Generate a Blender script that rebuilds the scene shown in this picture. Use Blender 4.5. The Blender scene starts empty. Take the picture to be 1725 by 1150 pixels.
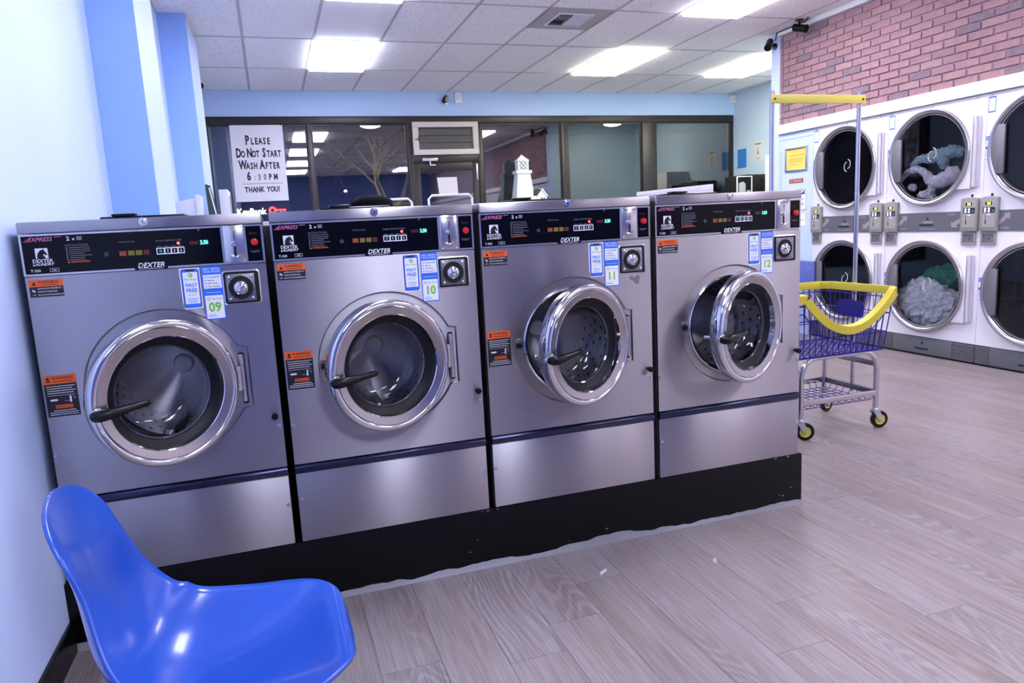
import bpy, bmesh, math, random
from mathutils import Vector, Matrix, Euler, noise
random.seed(7)
SC = bpy.context.scene
COL = SC.collection
R_ = math.radians
# ------------------------------------------------------------------ camera, world, exposure
FPX = 1207.08
cd = bpy.data.cameras.new('camera'); cd.sensor_width = 36.0; cd.lens = FPX / 1725.0 * 36.0; cd.clip_start = 0.02; cd.clip_end = 200
cam = bpy.data.objects.new('camera', cd); COL.objects.link(cam); SC.camera = cam
cam.matrix_world = Matrix.Translation((0.6787, -2.4006, 1.2401)) @ (
    Matrix.Rotation(-0.3151, 4, 'Z') @ Matrix.Rotation(1.41, 4, 'X') @ Matrix.Rotation(-0.0523, 4, 'Z'))
w = bpy.data.worlds.new('night'); SC.world = w; w.use_nodes = True
w.node_tree.nodes['Background'].inputs[0].default_value = (0.010, 0.014, 0.030, 1)
w.node_tree.nodes['Background'].inputs[1].default_value = 0.6
vs = SC.view_settings; vs.view_transform = 'Standard'; vs.look = 'None'; vs.gamma = 1.0; vs.use_curve_mapping = False
vs.exposure = 1.0
LIGHT = 12.2                                  # strength of the ceiling panels
COOL, NEUT, WARM = (0.80, 0.82, 1.0), (0.93, 0.87, 1.0), (1.0, 0.985, 0.82)
PANELS = []                                  # (x, y, tint) lower corner of each 0.61 x 1.22 m fixture
for yy in (4.66, 2.22, -0.22, -2.66, -5.10):
    PANELS.append((1.234, yy, COOL))
    PANELS.append((4.284, yy, WARM if yy > 4 else NEUT))
PANELS.append((6.114, 4.66, WARM))

# ------------------------------------------------------------------ materials
def srgb(r, g, b):
    f = lambda c: (c/255/12.92) if c/255 <= 0.04045 else ((c/255+0.055)/1.055)**2.4
    return (f(r), f(g), f(b), 1)
_M = {}
def mat(name, col=(0.5, 0.5, 0.5, 1), rough=0.5, metal=0.0, spec=0.5, emit=None, es=1.0, coat=0.0):
    if name in _M: return _M[name]
    m = bpy.data.materials.new(name); m.use_nodes = True
    b = m.node_tree.nodes['Principled BSDF']
    if len(col) == 3: col = (*col, 1)
    b.inputs['Base Color'].default_value = col
    b.inputs['Roughness'].default_value = rough; b.inputs['Metallic'].default_value = metal
    b.inputs['Specular IOR Level'].default_value = spec
    b.inputs['Coat Weight'].default_value = coat; b.inputs['Coat Roughness'].default_value = 0.08
    if emit:
        b.inputs['Emission Color'].default_value = (*emit[:3], 1); b.inputs['Emission Strength'].default_value = es
    _M[name] = m; m['bsdf'] = b.name
    return m
def nodes(m): return m.node_tree.nodes, m.node_tree.links, m.node_tree.nodes['Principled BSDF']
def noise_tex(m, scale, detail=3, vec='Object', mapscale=(1, 1, 1), rnd=False, rot=(0, 0, 0)):
    N, L, b = nodes(m)
    tc = N.new('ShaderNodeTexCoord'); mp = N.new('ShaderNodeMapping'); mp.inputs['Scale'].default_value = mapscale; mp.inputs['Rotation'].default_value = rot
    src = tc.outputs[vec]
    if rnd:
        oi = N.new('ShaderNodeObjectInfo'); mul = N.new('ShaderNodeMath'); mul.operation = 'MULTIPLY'; mul.inputs[1].default_value = 61.7
        L.new(oi.outputs['Random'], mul.inputs[0]); ad = N.new('ShaderNodeVectorMath'); ad.operation = 'ADD'
        L.new(src, ad.inputs[0]); L.new(mul.outputs[0], ad.inputs[1]); src = ad.outputs[0]
    L.new(src, mp.inputs['Vector'])
    n = N.new('ShaderNodeTexNoise'); n.inputs['Scale'].default_value = scale; n.inputs['Detail'].default_value = detail
    L.new(mp.outputs[0], n.inputs['Vector'])
    return n
def ramp(m, src, stops):
    N, L, b = nodes(m); r = N.new('ShaderNodeValToRGB')
    while len(r.color_ramp.elements) < len(stops): r.color_ramp.elements.new(0.5)
    for e, (p, c) in zip(r.color_ramp.elements, stops):
        e.position = p; e.color = c if len(c) == 4 else (*c, 1)
    L.new(src, r.inputs[0]); return r
def bump(m, src, strength=0.2, dist=0.01):
    N, L, b = nodes(m); bp = N.new('ShaderNodeBump'); bp.inputs['Strength'].default_value = strength; bp.inputs['Distance'].default_value = dist
    L.new(src, bp.inputs['Height']); L.new(bp.outputs[0], b.inputs['Normal']); return bp

def steel(name, col, rough, aniso, wavy=0.0, tangent=(0, 0, 1)):
    m = mat(name, col, rough, 1.0); N, L, b = nodes(m)
    b.inputs['Anisotropic'].default_value = aniso
    c = N.new('ShaderNodeCombineXYZ')
    for i in range(3): c.inputs[i].default_value = tangent[i]
    L.new(c.outputs[0], b.inputs['Tangent'])
    n = noise_tex(m, 9.0, 3, mapscale=(0.6, 1, 42))
    r = ramp(m, n.outputs['Fac'], [(0.3, tuple(x*0.975 for x in col[:3])), (0.7, tuple(min(1, x*1.02) for x in col[:3]))])
    L.new(r.outputs[0], b.inputs['Base Color'])
    if wavy:
        n2 = noise_tex(m, 2.6, 1, rnd=True); bump(m, n2.outputs['Fac'], wavy, 0.02)
    return m
STEEL = steel('brushed_steel', (0.42, 0.40, 0.43, 1), 0.35, 0.97, 0.10)
STEELP = steel('plain_steel', (0.60, 0.59, 0.61, 1), 0.26, 0.4, 0.0)
CHROME = mat('chrome', (0.66, 0.66, 0.69), 0.04, 1.0)
SATIN = mat('satin_chrome', (0.42, 0.385, 0.39), 0.24, 1.0)
FRAMECH = mat('cart_chrome', (0.62, 0.60, 0.62), 0.17, 1.0)
BLACKG = mat('black_gloss_panel', (0.002, 0.002, 0.004), 0.10, 0, 0.18)
BLACKP = mat('black_plastic', (0.004, 0.004, 0.005), 0.28, 0, 0.25)
DARKTRIM = mat('dark_blue_trim', (0.050, 0.054, 0.11), 0.15, 0.92)
RUBBER = mat('black_rubber', (0.005, 0.005, 0.007), 0.40, 0, 0.25)
CABDARK = mat('cabinet_side', (0.05, 0.05, 0.055), 0.5)
TUB = mat('tub_dark', (0.05, 0.05, 0.06), 0.45, 0.6)
HOLE = mat('hole_black', (0.004, 0.004, 0.005), 0.8)
drum = mat('drum_steel', (0.50, 0.50, 0.53), 0.30, 1.0)
N, L, b = nodes(drum); b.inputs['Anisotropic'].default_value = 0.95; b.inputs['Anisotropic Rotation'].default_value = 0.25
tn = N.new('ShaderNodeTangent'); tn.direction_type = 'RADIAL'; tn.axis = 'Y'; L.new(tn.outputs[0], b.inputs['Tangent'])
WHITE = mat('sticker_white', srgb(238, 238, 245), 0.45)
BLUE = mat('sticker_blue', srgb(38, 110, 226), 0.4)
NAVY = mat('sticker_navy', srgb(22, 30, 110), 0.4)
LBLUE = mat('print_blue', srgb(70, 130, 225), 0.4)
GREEN = mat('print_green', srgb(126, 196, 44), 0.4)
ORANGE = mat('sticker_orange', srgb(236, 96, 26), 0.45)
STBLACK = mat('sticker_black', srgb(22, 20, 26), 0.45)
PRINTW = mat('print_white', srgb(225, 225, 232), 0.5)
PRINTG = mat('print_grey', srgb(110, 110, 125), 0.5)
PRINTK = mat('print_black', srgb(25, 22, 26), 0.5)
PINK = mat('print_pink', srgb(205, 110, 165), 0.5)
ORP = mat('print_orange', srgb(215, 85, 35), 0.5)
YEP = mat('print_yellow', srgb(120, 105, 30), 0.5)
REP = mat('print_dark_red', srgb(95, 14, 26), 0.5)
RED = mat('red_button', srgb(205, 30, 34), 0.3)
LEDR = mat('led_red', (0.8, 0.02, 0.02), 0.4, emit=(1.0, 0.03, 0.03), es=7)
LEDG = mat('led_green', (0.05, 0.5, 0.35), 0.4, emit=(0.10, 1.0, 0.62), es=1.3)
LCD = mat('lcd_yellow', (0.3, 0.4, 0.02), 0.4, emit=(0.55, 0.85, 0.05), es=0.9)

def thin_glass(name, tint=(0.9, 0.92, 0.94), ior=1.5, mul=1.0, base=0.0, rough=0.0):
    m = bpy.data.materials.new(name); m.use_nodes = True; nt = m.node_tree; N, L = nt.nodes, nt.links
    N.remove(N['Principled BSDF']); out = N['Material Output']
    t = N.new('ShaderNodeBsdfTransparent'); t.inputs[0].default_value = (*tint, 1)
    g = N.new('ShaderNodeBsdfGlossy'); g.inputs['Roughness'].default_value = rough; g.inputs[0].default_value = (1, 1, 1, 1)
    f = N.new('ShaderNodeFresnel'); f.inputs[0].default_value = ior
    ma = N.new('ShaderNodeMath'); ma.operation = 'MULTIPLY_ADD'; ma.use_clamp = True; ma.inputs[1].default_value = mul; ma.inputs[2].default_value = base
    mx = N.new('ShaderNodeMixShader'); L.new(f.outputs[0], ma.inputs[0]); L.new(ma.outputs[0], mx.inputs[0])
    L.new(t.outputs[0], mx.inputs[1]); L.new(g.outputs[0], mx.inputs[2]); L.new(mx.outputs[0], out.inputs[0])
    return m
GLASS = thin_glass('door_glass', (0.82, 0.82, 0.86), 1.5, 1.0)
DGLASS = thin_glass('dryer_glass', (0.85, 0.85, 0.88), 1.5, 0.8)
WGLASS = thin_glass('window_glass', (0.55, 0.55, 0.56), 1.5, 1.1, 0.105)

def paint(name, col, rough=0.55, var=0.04):
    m = mat(name, col, rough); n = noise_tex(m, 1.3, 4); N, L, b = nodes(m)
    c = col[:3]; r = ramp(m, n.outputs['Fac'], [(0.3, tuple(x*(1-var) for x in c)), (0.7, tuple(min(1, x*(1+var)) for x in c))])
    L.new(r.outputs[0], b.inputs['Base Color'])
    n2 = noise_tex(m, 120, 2); bump(m, n2.outputs['Fac'], 0.08, 0.003); return m
WALLB = paint('light_blue_wall_paint', (0.48, 0.65, 0.91, 1))
WALLP = paint('pale_blue_wall_paint', (0.54, 0.68, 0.80, 1))
WALLW = paint('pale_wall_paint', (0.54, 0.66, 0.97, 1))
PILSHADE = paint('shaded_pilaster_blue', (0.29, 0.48, 0.93, 1))  # shade on the pilaster fronts, painted in as a deeper blue
NAVYW = paint('deep_blue_wall_paint', (0.09, 0.14, 0.42, 1))
TRIMW = mat('white_trim_paint', (0.82, 0.82, 0.86), 0.4)
FRAMEB = mat('bronze_aluminium', (0.032, 0.026, 0.026), 0.4, 0.3)
MORTAR = paint('mortar', (0.31, 0.255, 0.32, 1), 0.9)
BLACKPAINT = mat('black_kick_paint', (0.003, 0.003, 0.0035), 0.35, 0, 0.18)
nb = noise_tex(BLACKPAINT, 30, 5); rb = ramp(BLACKPAINT, nb.outputs['Fac'], [(0.70, (0.003, 0.003, 0.0035)), (0.80, (0.012, 0.012, 0.013))])
BLACKPAINT.node_tree.links.new(rb.outputs[0], nodes(BLACKPAINT)[2].inputs['Base Color'])
CONCRETE = paint('bare_concrete', (0.25, 0.25, 0.275, 1), 0.85, 0.3)

# floor plank: long soft grain, cathedral figure, tone per plank
PLANK = mat('vinyl_plank', (0.27, 0.24, 0.24), 0.36)
N, L, b = nodes(PLANK)
fine = noise_tex(PLANK, 1.0, 5, mapscale=(190, 5.0, 1), rnd=True); fine.inputs['Distortion'].default_value = 0.5
vecsrc = fine.inputs['Vector'].links[0].from_node.inputs['Vector'].links[0].from_socket
def mapped(sc):
    m_ = N.new('ShaderNodeMapping'); m_.inputs['Scale'].default_value = sc; L.new(vecsrc, m_.inputs['Vector']); return m_.outputs[0]
soft = N.new('ShaderNodeTexNoise'); soft.inputs['Scale'].default_value = 1.0; soft.inputs['Detail'].default_value = 3; soft.inputs['Distortion'].default_value = 0.8; L.new(mapped((9, 0.9, 1)), soft.inputs['Vector'])
# cathedral figure: contour lines of a stretched field
fld = N.new('ShaderNodeTexNoise'); fld.inputs['Scale'].default_value = 1.0; fld.inputs['Detail'].default_value = 1.0; L.new(mapped((4.2, 0.75, 1)), fld.inputs['Vector'])
mf = N.new('ShaderNodeMath'); mf.operation = 'MULTIPLY'; mf.inputs[1].default_value = 230.0; L.new(fld.outputs['Fac'], mf.inputs[0])
sn = N.new('ShaderNodeMath'); sn.operation = 'SINE'; L.new(mf.outputs[0], sn.inputs[0])
msk = N.new('ShaderNodeTexNoise'); msk.inputs['Scale'].default_value = 1.0; msk.inputs['Detail'].default_value = 1.0; L.new(mapped((2.6, 0.5, 3)), msk.inputs['Vector'])
r1 = ramp(PLANK, fine.outputs['Fac'], [(0.30, (0.210, 0.176, 0.175)), (0.50, (0.268, 0.232, 0.232)), (0.68, (0.320, 0.286, 0.290))])
r2 = ramp(PLANK, soft.outputs['Fac'], [(0.30, (0.88, 0.81, 0.76)), (0.52, (1.0, 0.98, 0.98)), (0.72, (1.04, 1.05, 1.12))])
rc = ramp(PLANK, sn.outputs[0], [(0.0, (0.83, 0.81, 0.82)), (0.55, (1.0, 1.0, 1.0)), (0.9, (1.04, 1.04, 1.05))])
rm_ = ramp(PLANK, msk.outputs['Fac'], [(0.46, (0, 0, 0)), (0.58, (1, 1, 1))])
mm = N.new('ShaderNodeMixRGB'); mm.blend_type = 'MULTIPLY'; mm.inputs[0].default_value = 1; L.new(r1.outputs[0], mm.inputs[1]); L.new(r2.outputs[0], mm.inputs[2])
m2 = N.new('ShaderNodeMixRGB'); m2.blend_type = 'MULTIPLY'; L.new(rm_.outputs[0], m2.inputs[0]); L.new(mm.outputs[0], m2.inputs[1]); L.new(rc.outputs[0], m2.inputs[2])
oi = N.new('ShaderNodeObjectInfo'); mr = N.new('ShaderNodeMapRange'); mr.inputs['To Min'].default_value = 0.96; mr.inputs['To Max'].default_value = 1.05; L.new(oi.outputs['Random'], mr.inputs[0])
m3 = N.new('ShaderNodeVectorMath'); m3.operation = 'SCALE'; L.new(m2.outputs[0], m3.inputs[0]); L.new(mr.outputs[0], m3.inputs['Scale']); L.new(m3.outputs[0], b.inputs['Base Color'])
bump(PLANK, fine.outputs['Fac'], 0.10, 0.002)

BRICK = mat('red_brick', (0.36, 0.15, 0.14), 0.85)
N, L, b = nodes(BRICK); oi = N.new('ShaderNodeObjectInfo')
rB = ramp(BRICK, oi.outputs['Random'], [(0.0, (0.22, 0.155, 0.19)), (0.08, (0.23, 0.16, 0.19)), (0.11, (0.33, 0.19, 0.21)), (0.6, (0.37, 0.21, 0.225)), (1.0, (0.385, 0.235, 0.235))])
nB = noise_tex(BRICK, 22, 5, rnd=True); rN = ramp(BRICK, nB.outputs['Fac'], [(0.3, (0.82, 0.82, 0.82)), (0.7, (1.06, 1.06, 1.06))])
mB = N.new('ShaderNodeMixRGB'); mB.blend_type = 'MULTIPLY'; mB.inputs[0].default_value = 1; L.new(rB.outputs[0], mB.inputs[1]); L.new(rN.outputs[0], mB.inputs[2]); L.new(mB.outputs[0], b.inputs['Base Color'])
bump(BRICK, nB.outputs['Fac'], 0.4, 0.006)

TILE = mat('mineral_fibre_tile', (0.85, 0.83, 0.85), 0.9)
N, L, b = nodes(TILE)
nt_ = noise_tex(TILE, 60, 6, rnd=True); rt = ramp(TILE, nt_.outputs['Fac'], [(0.33, (0.50, 0.48, 0.48)), (0.40, (0.91, 0.895, 0.91)), (1, (0.93, 0.915, 0.93))])
L.new(rt.outputs[0], b.inputs['Base Color']); bump(TILE, nt_.outputs['Fac'], 0.5, 0.006)
TILEW = mat('smooth_white_panel', (0.90, 0.89, 0.92), 0.6)
GRID = mat('grid_white', (0.50, 0.48, 0.50), 0.5)
ENAMEL = mat('white_enamel', (0.78, 0.75, 0.79), 0.32)
GREYP = mat('grey_panel', (0.115, 0.115, 0.135), 0.45)
GREYK = mat('grey_kick', (0.11, 0.115, 0.13), 0.5)
GREYD = mat('dark_grey_louvre', (0.075, 0.07, 0.085), 0.6)
BEIGEG = mat('grey_coin_box', (0.27, 0.255, 0.24), 0.45)
ARROW = mat('arrow_grey', (0.30, 0.28, 0.28), 0.5)
YELLOW = mat('yellow_plastic', srgb(204, 187, 58), 0.42)
YELLOWB = mat('yellow_bar_paint', srgb(206, 192, 84), 0.4)
WIRE = mat('blue_coated_wire', srgb(26, 18, 128), 0.45, 0, 0.3)
WIREP = mat('blue_plate', srgb(22, 18, 110), 0.4)
ALU = mat('aluminium', (0.55, 0.57, 0.58), 0.35, 0.9)

# ------------------------------------------------------------------ mesh builder
class MB:
    def __init__(s): s.v = []; s.f = []
    def add(s, vs, fs):
        o = len(s.v); s.v += [tuple(p) for p in vs]; s.f += [tuple(i+o for i in f) for f in fs]; return s
    def box(s, x0, x1, y0, y1, z0, z1):
        vs = [(x0, y0, z0), (x1, y0, z0), (x1, y1, z0), (x0, y1, z0), (x0, y0, z1), (x1, y0, z1), (x1, y1, z1), (x0, y1, z1)]
        return s.add(vs, [(0, 3, 2, 1), (4, 5, 6, 7), (0, 1, 5, 4), (1, 2, 6, 5), (2, 3, 7, 6), (3, 0, 4, 7)])
    def frame(s, x0, x1, z0, z1, t, y0, y1, tb=None):
        tb = tb or t
        s.box(x0, x1, y0, y1, z1-tb, z1).box(x0, x1, y0, y1, z0, z0+tb)
        return s.box(x0, x0+t, y0, y1, z0+tb, z1-tb).box(x1-t, x1, y0, y1, z0+tb, z1-tb)
    def frame_xy(s, x0, x1, y0, y1, t, z0, z1, tb=None):
        tb = tb or t
        s.box(x0, x1, y1-tb, y1, z0, z1).box(x0, x1, y0, y0+tb, z0, z1)
        return s.box(x0, x0+t, y0+tb, y1-tb, z0, z1).box(x1-t, x1, y0+tb, y1-tb, z0, z1)
    def lathe(s, prof, c=(0, 0, 0), axis='y', n=64, closed=False):
        # prof: (radius, along-axis offset)
        vs = []; fs = []; m = len(prof)
        for i in range(n):
            a = 2*math.pi*i/n; ca, sa = math.cos(a), math.sin(a)
            for r, t in prof:
                p = {'y': (r*ca, t, r*sa), 'z': (r*ca, r*sa, t), 'x': (t, r*ca, r*sa)}[axis]
                vs.append((c[0]+p[0], c[1]+p[1], c[2]+p[2]))
        for i in range(n):
            j = (i+1) % n
            for k in range(m-1 if not closed else m):
                k2 = (k+1) % m
                fs.append((i*m+k, j*m+k, j*m+k2, i*m+k2))
        return s.add(vs, fs)
    def disc(s, c, r, axis='y', n=32):
        vs = []
        for i in range(n):
            a = 2*math.pi*i/n; p = {'y': (r*math.cos(a), 0, r*math.sin(a)), 'z': (r*math.cos(a), r*math.sin(a), 0), 'x': (0, r*math.cos(a), r*math.sin(a))}[axis]
            vs.append((c[0]+p[0], c[1]+p[1], c[2]+p[2]))
        return s.add(vs, [tuple(range(n))])
    def cyl(s, p0, p1, r, n=12, r1=None):
        return s.tube([p0, p1], [r, r1 if r1 is not None else r], n)
    def tube(s, path, rad, n=8, closed=False, flat=1.0):
        P = [Vector(p) for p in path]; k = len(P)
        if not isinstance(rad, (list, tuple)): rad = [rad]*k
        vs = []; fs = []; prev = None
        for i in range(k):
            if closed: d = P[(i+1) % k]-P[i-1]
            else: d = P[min(i+1, k-1)]-P[max(i-1, 0)]
            d.normalize()
            if prev is None:
                ref = Vector((0, 0, 1)) if abs(d.z) < 0.9 else Vector((1, 0, 0))
                u = d.cross(ref).normalized()
            else:
                u = (prev - d*prev.dot(d)).normalized()
            prev = u; v = d.cross(u)
            for j in range(n):
                a = 2*math.pi*j/n; q = P[i]+u*(rad[i]*math.cos(a))+v*(rad[i]*flat*math.sin(a)); vs.append(q)
        for i in range(k if closed else k-1):
            i2 = (i+1) % k
            for j in range(n):
                j2 = (j+1) % n; fs.append((i*n+j, i*n+j2, i2*n+j2, i2*n+j))
        if not closed: fs.append(tuple(range(n-1, -1, -1))); fs.append(tuple(range((k-1)*n, k*n)))
        return s.add(vs, fs)
    def prism(s, poly, y0, y1, plane='xz'):
        # polygon in xz (extruded along y) or yz (along x) or xy (along z)
        n = len(poly); mk = {'xz': lambda a, b, t: (a, t, b), 'yz': lambda a, b, t: (t, a, b), 'xy': lambda a, b, t: (a, b, t)}[plane]
        vs = [mk(a, b, y0) for a, b in poly]+[mk(a, b, y1) for a, b in poly]
        fs = [tuple(range(n)), tuple(range(2*n-1, n-1, -1))]+[(i, i+n, (i+1) % n+n, (i+1) % n) for i in range(n)]
        return s.add(vs, fs)
    def mesh(s, name, m, smooth=40, bevel=0, seg=2):
        me = bpy.data.meshes.new(name); me.from_pydata(s.v, [], s.f); me.update()
        bm = bmesh.new(); bm.from_mesh(me)
        bmesh.ops.recalc_face_normals(bm, faces=bm.faces)
        if bevel:
            es = [e for e in bm.edges if len(e.link_faces) == 2 and e.calc_face_angle(0) > R_(35)]
            bmesh.ops.bevel(bm, geom=es, offset=bevel, segments=seg, affect='EDGES', profile=0.5, clamp_overlap=True)
        bm.to_mesh(me); bm.free()
        if smooth:
            for p in me.polygons: p.use_smooth = True
            me.set_sharp_from_angle(angle=R_(smooth))
        if m: me.materials.append(m)
        return me
    def build(s, name, m, parent=None, loc=(0, 0, 0), rot=(0, 0, 0), smooth=40, bevel=0, seg=2):
        o = bpy.data.objects.new(name, s.mesh(name, m, smooth, bevel, seg)); COL.objects.link(o)
        o.location = loc; o.rotation_euler = rot
        if parent: o.parent = parent
        return o
def box(name, m, x0, x1, y0, y1, z0, z1, parent=None, bevel=0, **k): return MB().box(x0, x1, y0, y1, z0, z1).build(name, m, parent, bevel=bevel, **k)
def thing(name, label, cat, loc=(0, 0, 0), rz=0.0, group=None):
    o = bpy.data.objects.new(name, None); COL.objects.link(o); o.location = loc; o.rotation_euler = (0, 0, rz); o.empty_display_size = 0.1
    return tag(o, label, cat, group)
def tag(o, label, cat=None, group=None):
    o['label'] = label
    if cat: o['category'] = cat
    if group: o['group'] = group
    return o
def struct(o): o['kind'] = 'structure'; return o
def stuff(o): o['kind'] = 'stuff'; return o
_T = {}
def text(mb, s, x, z, size, y=0.0, bold=0.0, shear=0.0, sx=1.0, align='LEFT', bl=True):
    """letters lying in the xz plane, facing -y; x,z = baseline start"""
    key = (s, bold, shear, align)
    if key not in _T:
        cu = bpy.data.curves.new('t', 'FONT'); cu.body = s; cu.size = 1; cu.offset = bold; cu.shear = shear; cu.resolution_u = 2; cu.align_x = align
        ob = bpy.data.objects.new('t', cu); COL.objects.link(ob)
        dg = bpy.context.evaluated_depsgraph_get(); me = ob.evaluated_get(dg).to_mesh()
        _T[key] = ([tuple(v.co) for v in me.vertices], [tuple(p.vertices) for p in me.polygons])
        ob.evaluated_get(dg).to_mesh_clear(); bpy.data.objects.remove(ob); bpy.data.curves.remove(cu)
    vs, fs = _T[key]
    mb.add([(x+p[0]*size*sx, y, z+p[1]*size) for p in vs], fs)
    return mb
def q(mb, x0, x1, z0, z1, y, t=0.0006): return mb.box(x0, x1, y, y+t, z0, z1)
def rrect(x0, x1, z0, z1, r, n=5):
    pts = []
    for cx, cz, a0 in ((x1-r, z1-r, 0), (x0+r, z1-r, 90), (x0+r, z0+r, 180), (x1-r, z0+r, 270)):
        for i in range(n+1):
            a = R_(a0+90*i/n); pts.append((cx+r*math.cos(a), cz+r*math.sin(a)))
    return pts
def copy_tree(o, parent=None):
    c = o.copy(); COL.objects.link(c)
    if parent: c.parent = parent
    for ch in list(o.children): copy_tree(ch, c)
    return c

# ------------------------------------------------------------------ SETTING
XW = -0.027; YB = 7.092; XR = 5.70; XE = 7.463; ZC = 3.0; YF = -6.5
base = struct(box('floor', PLANK, -1.0, 7.7, YF, 7.3, -0.06, -0.004))
PW = 0.178; PL = 1.22
pm = MB().box(0.0006, PW-0.0006, 0.0006, PL-0.0006, -0.004, 0.0).mesh('plank', PLANK, 0, 0.0)
# pieces past the edge of the walls are cut by building their own mesh
random.seed(11)
nP = 0
for i in range(-12, 31):
    x0 = 2.101+PW*i
    if x0+PW < XW+0.03 or x0 > 5.72: continue
    off = {0: -0.626, 2: -0.863}.get(i, random.uniform(0, PL))
    y0 = off - PL*math.ceil((off+1.85)/PL)
    while y0 < 5.2:
        hid = (x0 < 2.55 and y0 > 0.1 and y0 < 6)          # behind the washers
        if not hid and y0 + PL > -1.9:
            o = bpy.data.objects.new('plank', pm); COL.objects.link(o); o.location = (x0, y0, 0); o.parent = base; nP += 1
        y0 += PL
ceil_ = struct(MB().box(-1.0, 7.7, YF, 7.3, 3.012, 3.06).build('ceiling', TILEW))
g = MB()
XS = [0.624-0.61*2+0.61*k for k in range(0, 14)]
XS = [0.0145+0.61*k for k in range(0, 13)]
YS = [7.1-1.22*k for k in range(0, 12)]
for x in XS: g.box(x-0.012, x+0.012, YF, 7.08, 2.996, 3.006)
for y in YS: g.box(0.0, 7.45, y-0.012, y+0.012, 2.9965, 3.006)
g.build('ceiling_grid', GRID, ceil_)
tm = MB().box(0.010, 0.600, 0.010, 1.210, 3.0, 3.010).mesh('ceiling_tile', TILE, 0)
tw = MB().box(0.010, 0.600, 0.010, 1.210, 3.0, 3.010).mesh('ceiling_tile', TILEW, 0)
litset = {(round(x, 1), round(y, 1)) for x, y, c in PANELS}
for x in [XS[0]-0.61]+XS:
    for y in YS[1:]:
        if (round(x, 1), round(y, 1)) in litset or x > 7.2: continue
        if abs(x-3.06) < 0.03 and abs(y-3.44) < 0.03: continue
        if y < 0.5: continue
        sm = abs(x-1.234) < 0.03 and abs(y-3.44) < 0.03
        o = bpy.data.objects.new('ceiling_tile', tw if sm else tm); COL.objects.link(o); o.location = (x, y, 0); o.parent = ceil_
        if sm: o['label'] = 'smooth plain white panel without specks'
back_tiles = MB()
for x in [XS[0]-0.61]+XS:
    for y in YS[1:]:
        if (round(x, 1), round(y, 1)) in litset or x > 7.2 or y >= 0.5: continue
        back_tiles.box(x+0.01, x+0.6, y+0.01, y+1.21, 3.0, 3.01)
stuff(back_tiles.build('rear_ceiling_tiles', TILE, ceil_, smooth=0))
# half tile beside the air vent
box('ceiling_tile', TILE, 3.064+0.01, 3.674-0.01, 4.05+0.012, 4.65, 3.0, 3.01, ceil_)

# left wall with two pilasters
struct(box('wall_left', WALLW, -0.6, XW, YF, 1.55, 0, 3.02))
struct(box('wall_left_recess', WALLW, -0.6, 0.02, 1.60, YB, 0, 3.02))
def pil(name, x1, y0, y1):
    o = struct(box(name, WALLW, -0.05, x1, y0+0.012, y1, 0, 2.999))
    box('front_face', PILSHADE, -0.05, x1+0.0005, y0+0.0005, y0+0.0125, 0, 2.999, o)
    return o
pil('wall_pilaster_near', 0.178, 1.55, 2.25)
pil('wall_pilaster_far', 0.225, 4.0, 4.95)
struct(box('baseboard_left', BLACKPAINT, XW, XW+0.012, YF, -0.001, 0, 0.10, bevel=0.002))
# back wall above and below the shop front
wb = MB(); wb.box(-0.6, 7.7, YB, YB+0.15, 2.69, 3.02); wb.box(-0.6, 0.08, YB, YB+0.15, 0, 2.69); wb.box(7.425, 7.7, YB, YB+0.15, 0, 2.69); wb.box(0.08, 2.55, YB, YB+0.15, 0, 0.30); wb.box(3.43, 7.425, YB, YB+0.15, 0, 0.30)
struct(wb.build('wall_back', WALLB))
struct(box('wall_right', WALLP, XE, XE+0.15, 3.9, YB, 0, 3.02))
struct(box('wall_front', NAVYW, -0.6, 7.7, YF-0.15, YF, 0, 3.02))
# bulkhead that carries the dryers
struct(box('wall_post', WALLW, XR-0.006, XR+0.12, 3.867, 3.997, 0, 2.999, bevel=0.004))
struct(box('wall_bulkhead_end', WALLP, XR+0.12, XE, 3.86, 3.99, 0, 3.02))
sp = struct(box('wall_service_panel', WALLW, XR, XR+0.02, 3.378, 3.866, 0.0, 1.998))
box('panel_seam', mat('seam_blue', (0.22, 0.30, 0.55), 0.5), XR-0.001, XR+0.004, 3.39, 3.862, 1.938, 1.944, sp)
box('panel_seam', mat('seam_blue'), XR-0.001, XR+0.004, 3.835, 3.842, 0.1, 1.83, sp)
brickwall = struct(box('wall_brick', MORTAR, XR+0.012, XR+0.12, YF, 3.866, 2.09, 2.96))
struct(box('wall_behind_dryers', WALLW, XR+0.95, XR+1.0, YF, 3.85, 0, 3.02))
struct(box('wall_right_front', ENAMEL, XR, XR+0.10, YF, 0.72, 0, 2.0))
struct(box('trim_1', TRIMW, XR-0.03, XR+0.10, YF, 3.866, 2.003, 2.095, bevel=0.004))
struct(box('trim_2', TRIMW, XR-0.035, XR+0.02, YF, 3.866, 2.952, 2.999, bevel=0.004))
bk = MB().box(-0.012, 0.006, 0, 0.186, 0, 0.0505).mesh('brick', BRICK, 0, 0.002, 1)
random.seed(3)
CP, BL = 0.0608, 0.2035
for r in range(14):
    z = 2.098+CP*r
    off = 0 if r % 2 else BL/2
    y = 3.866
    # end bat
    first = True
    k = 0
    while True:
        yb = 3.82-off-BL*k; k += 1
        if yb < 0.55: break
        o = bpy.data.objects.new('brick', bk); COL.objects.link(o); o.parent = brickwall
        o.location = (XR+0.012+random.uniform(-0.0025, 0.0025), yb-0.186, z)
    if off: MB().box(XR, XR+0.018, 3.74, 3.812, z, z+0.0505).build('brick', BRICK, brickwall, smooth=0)
    MB().box(XR, XR+0.018, 3.832, 3.862, z, z+0.0505).build('brick', BRICK, brickwall, smooth=0)

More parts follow.
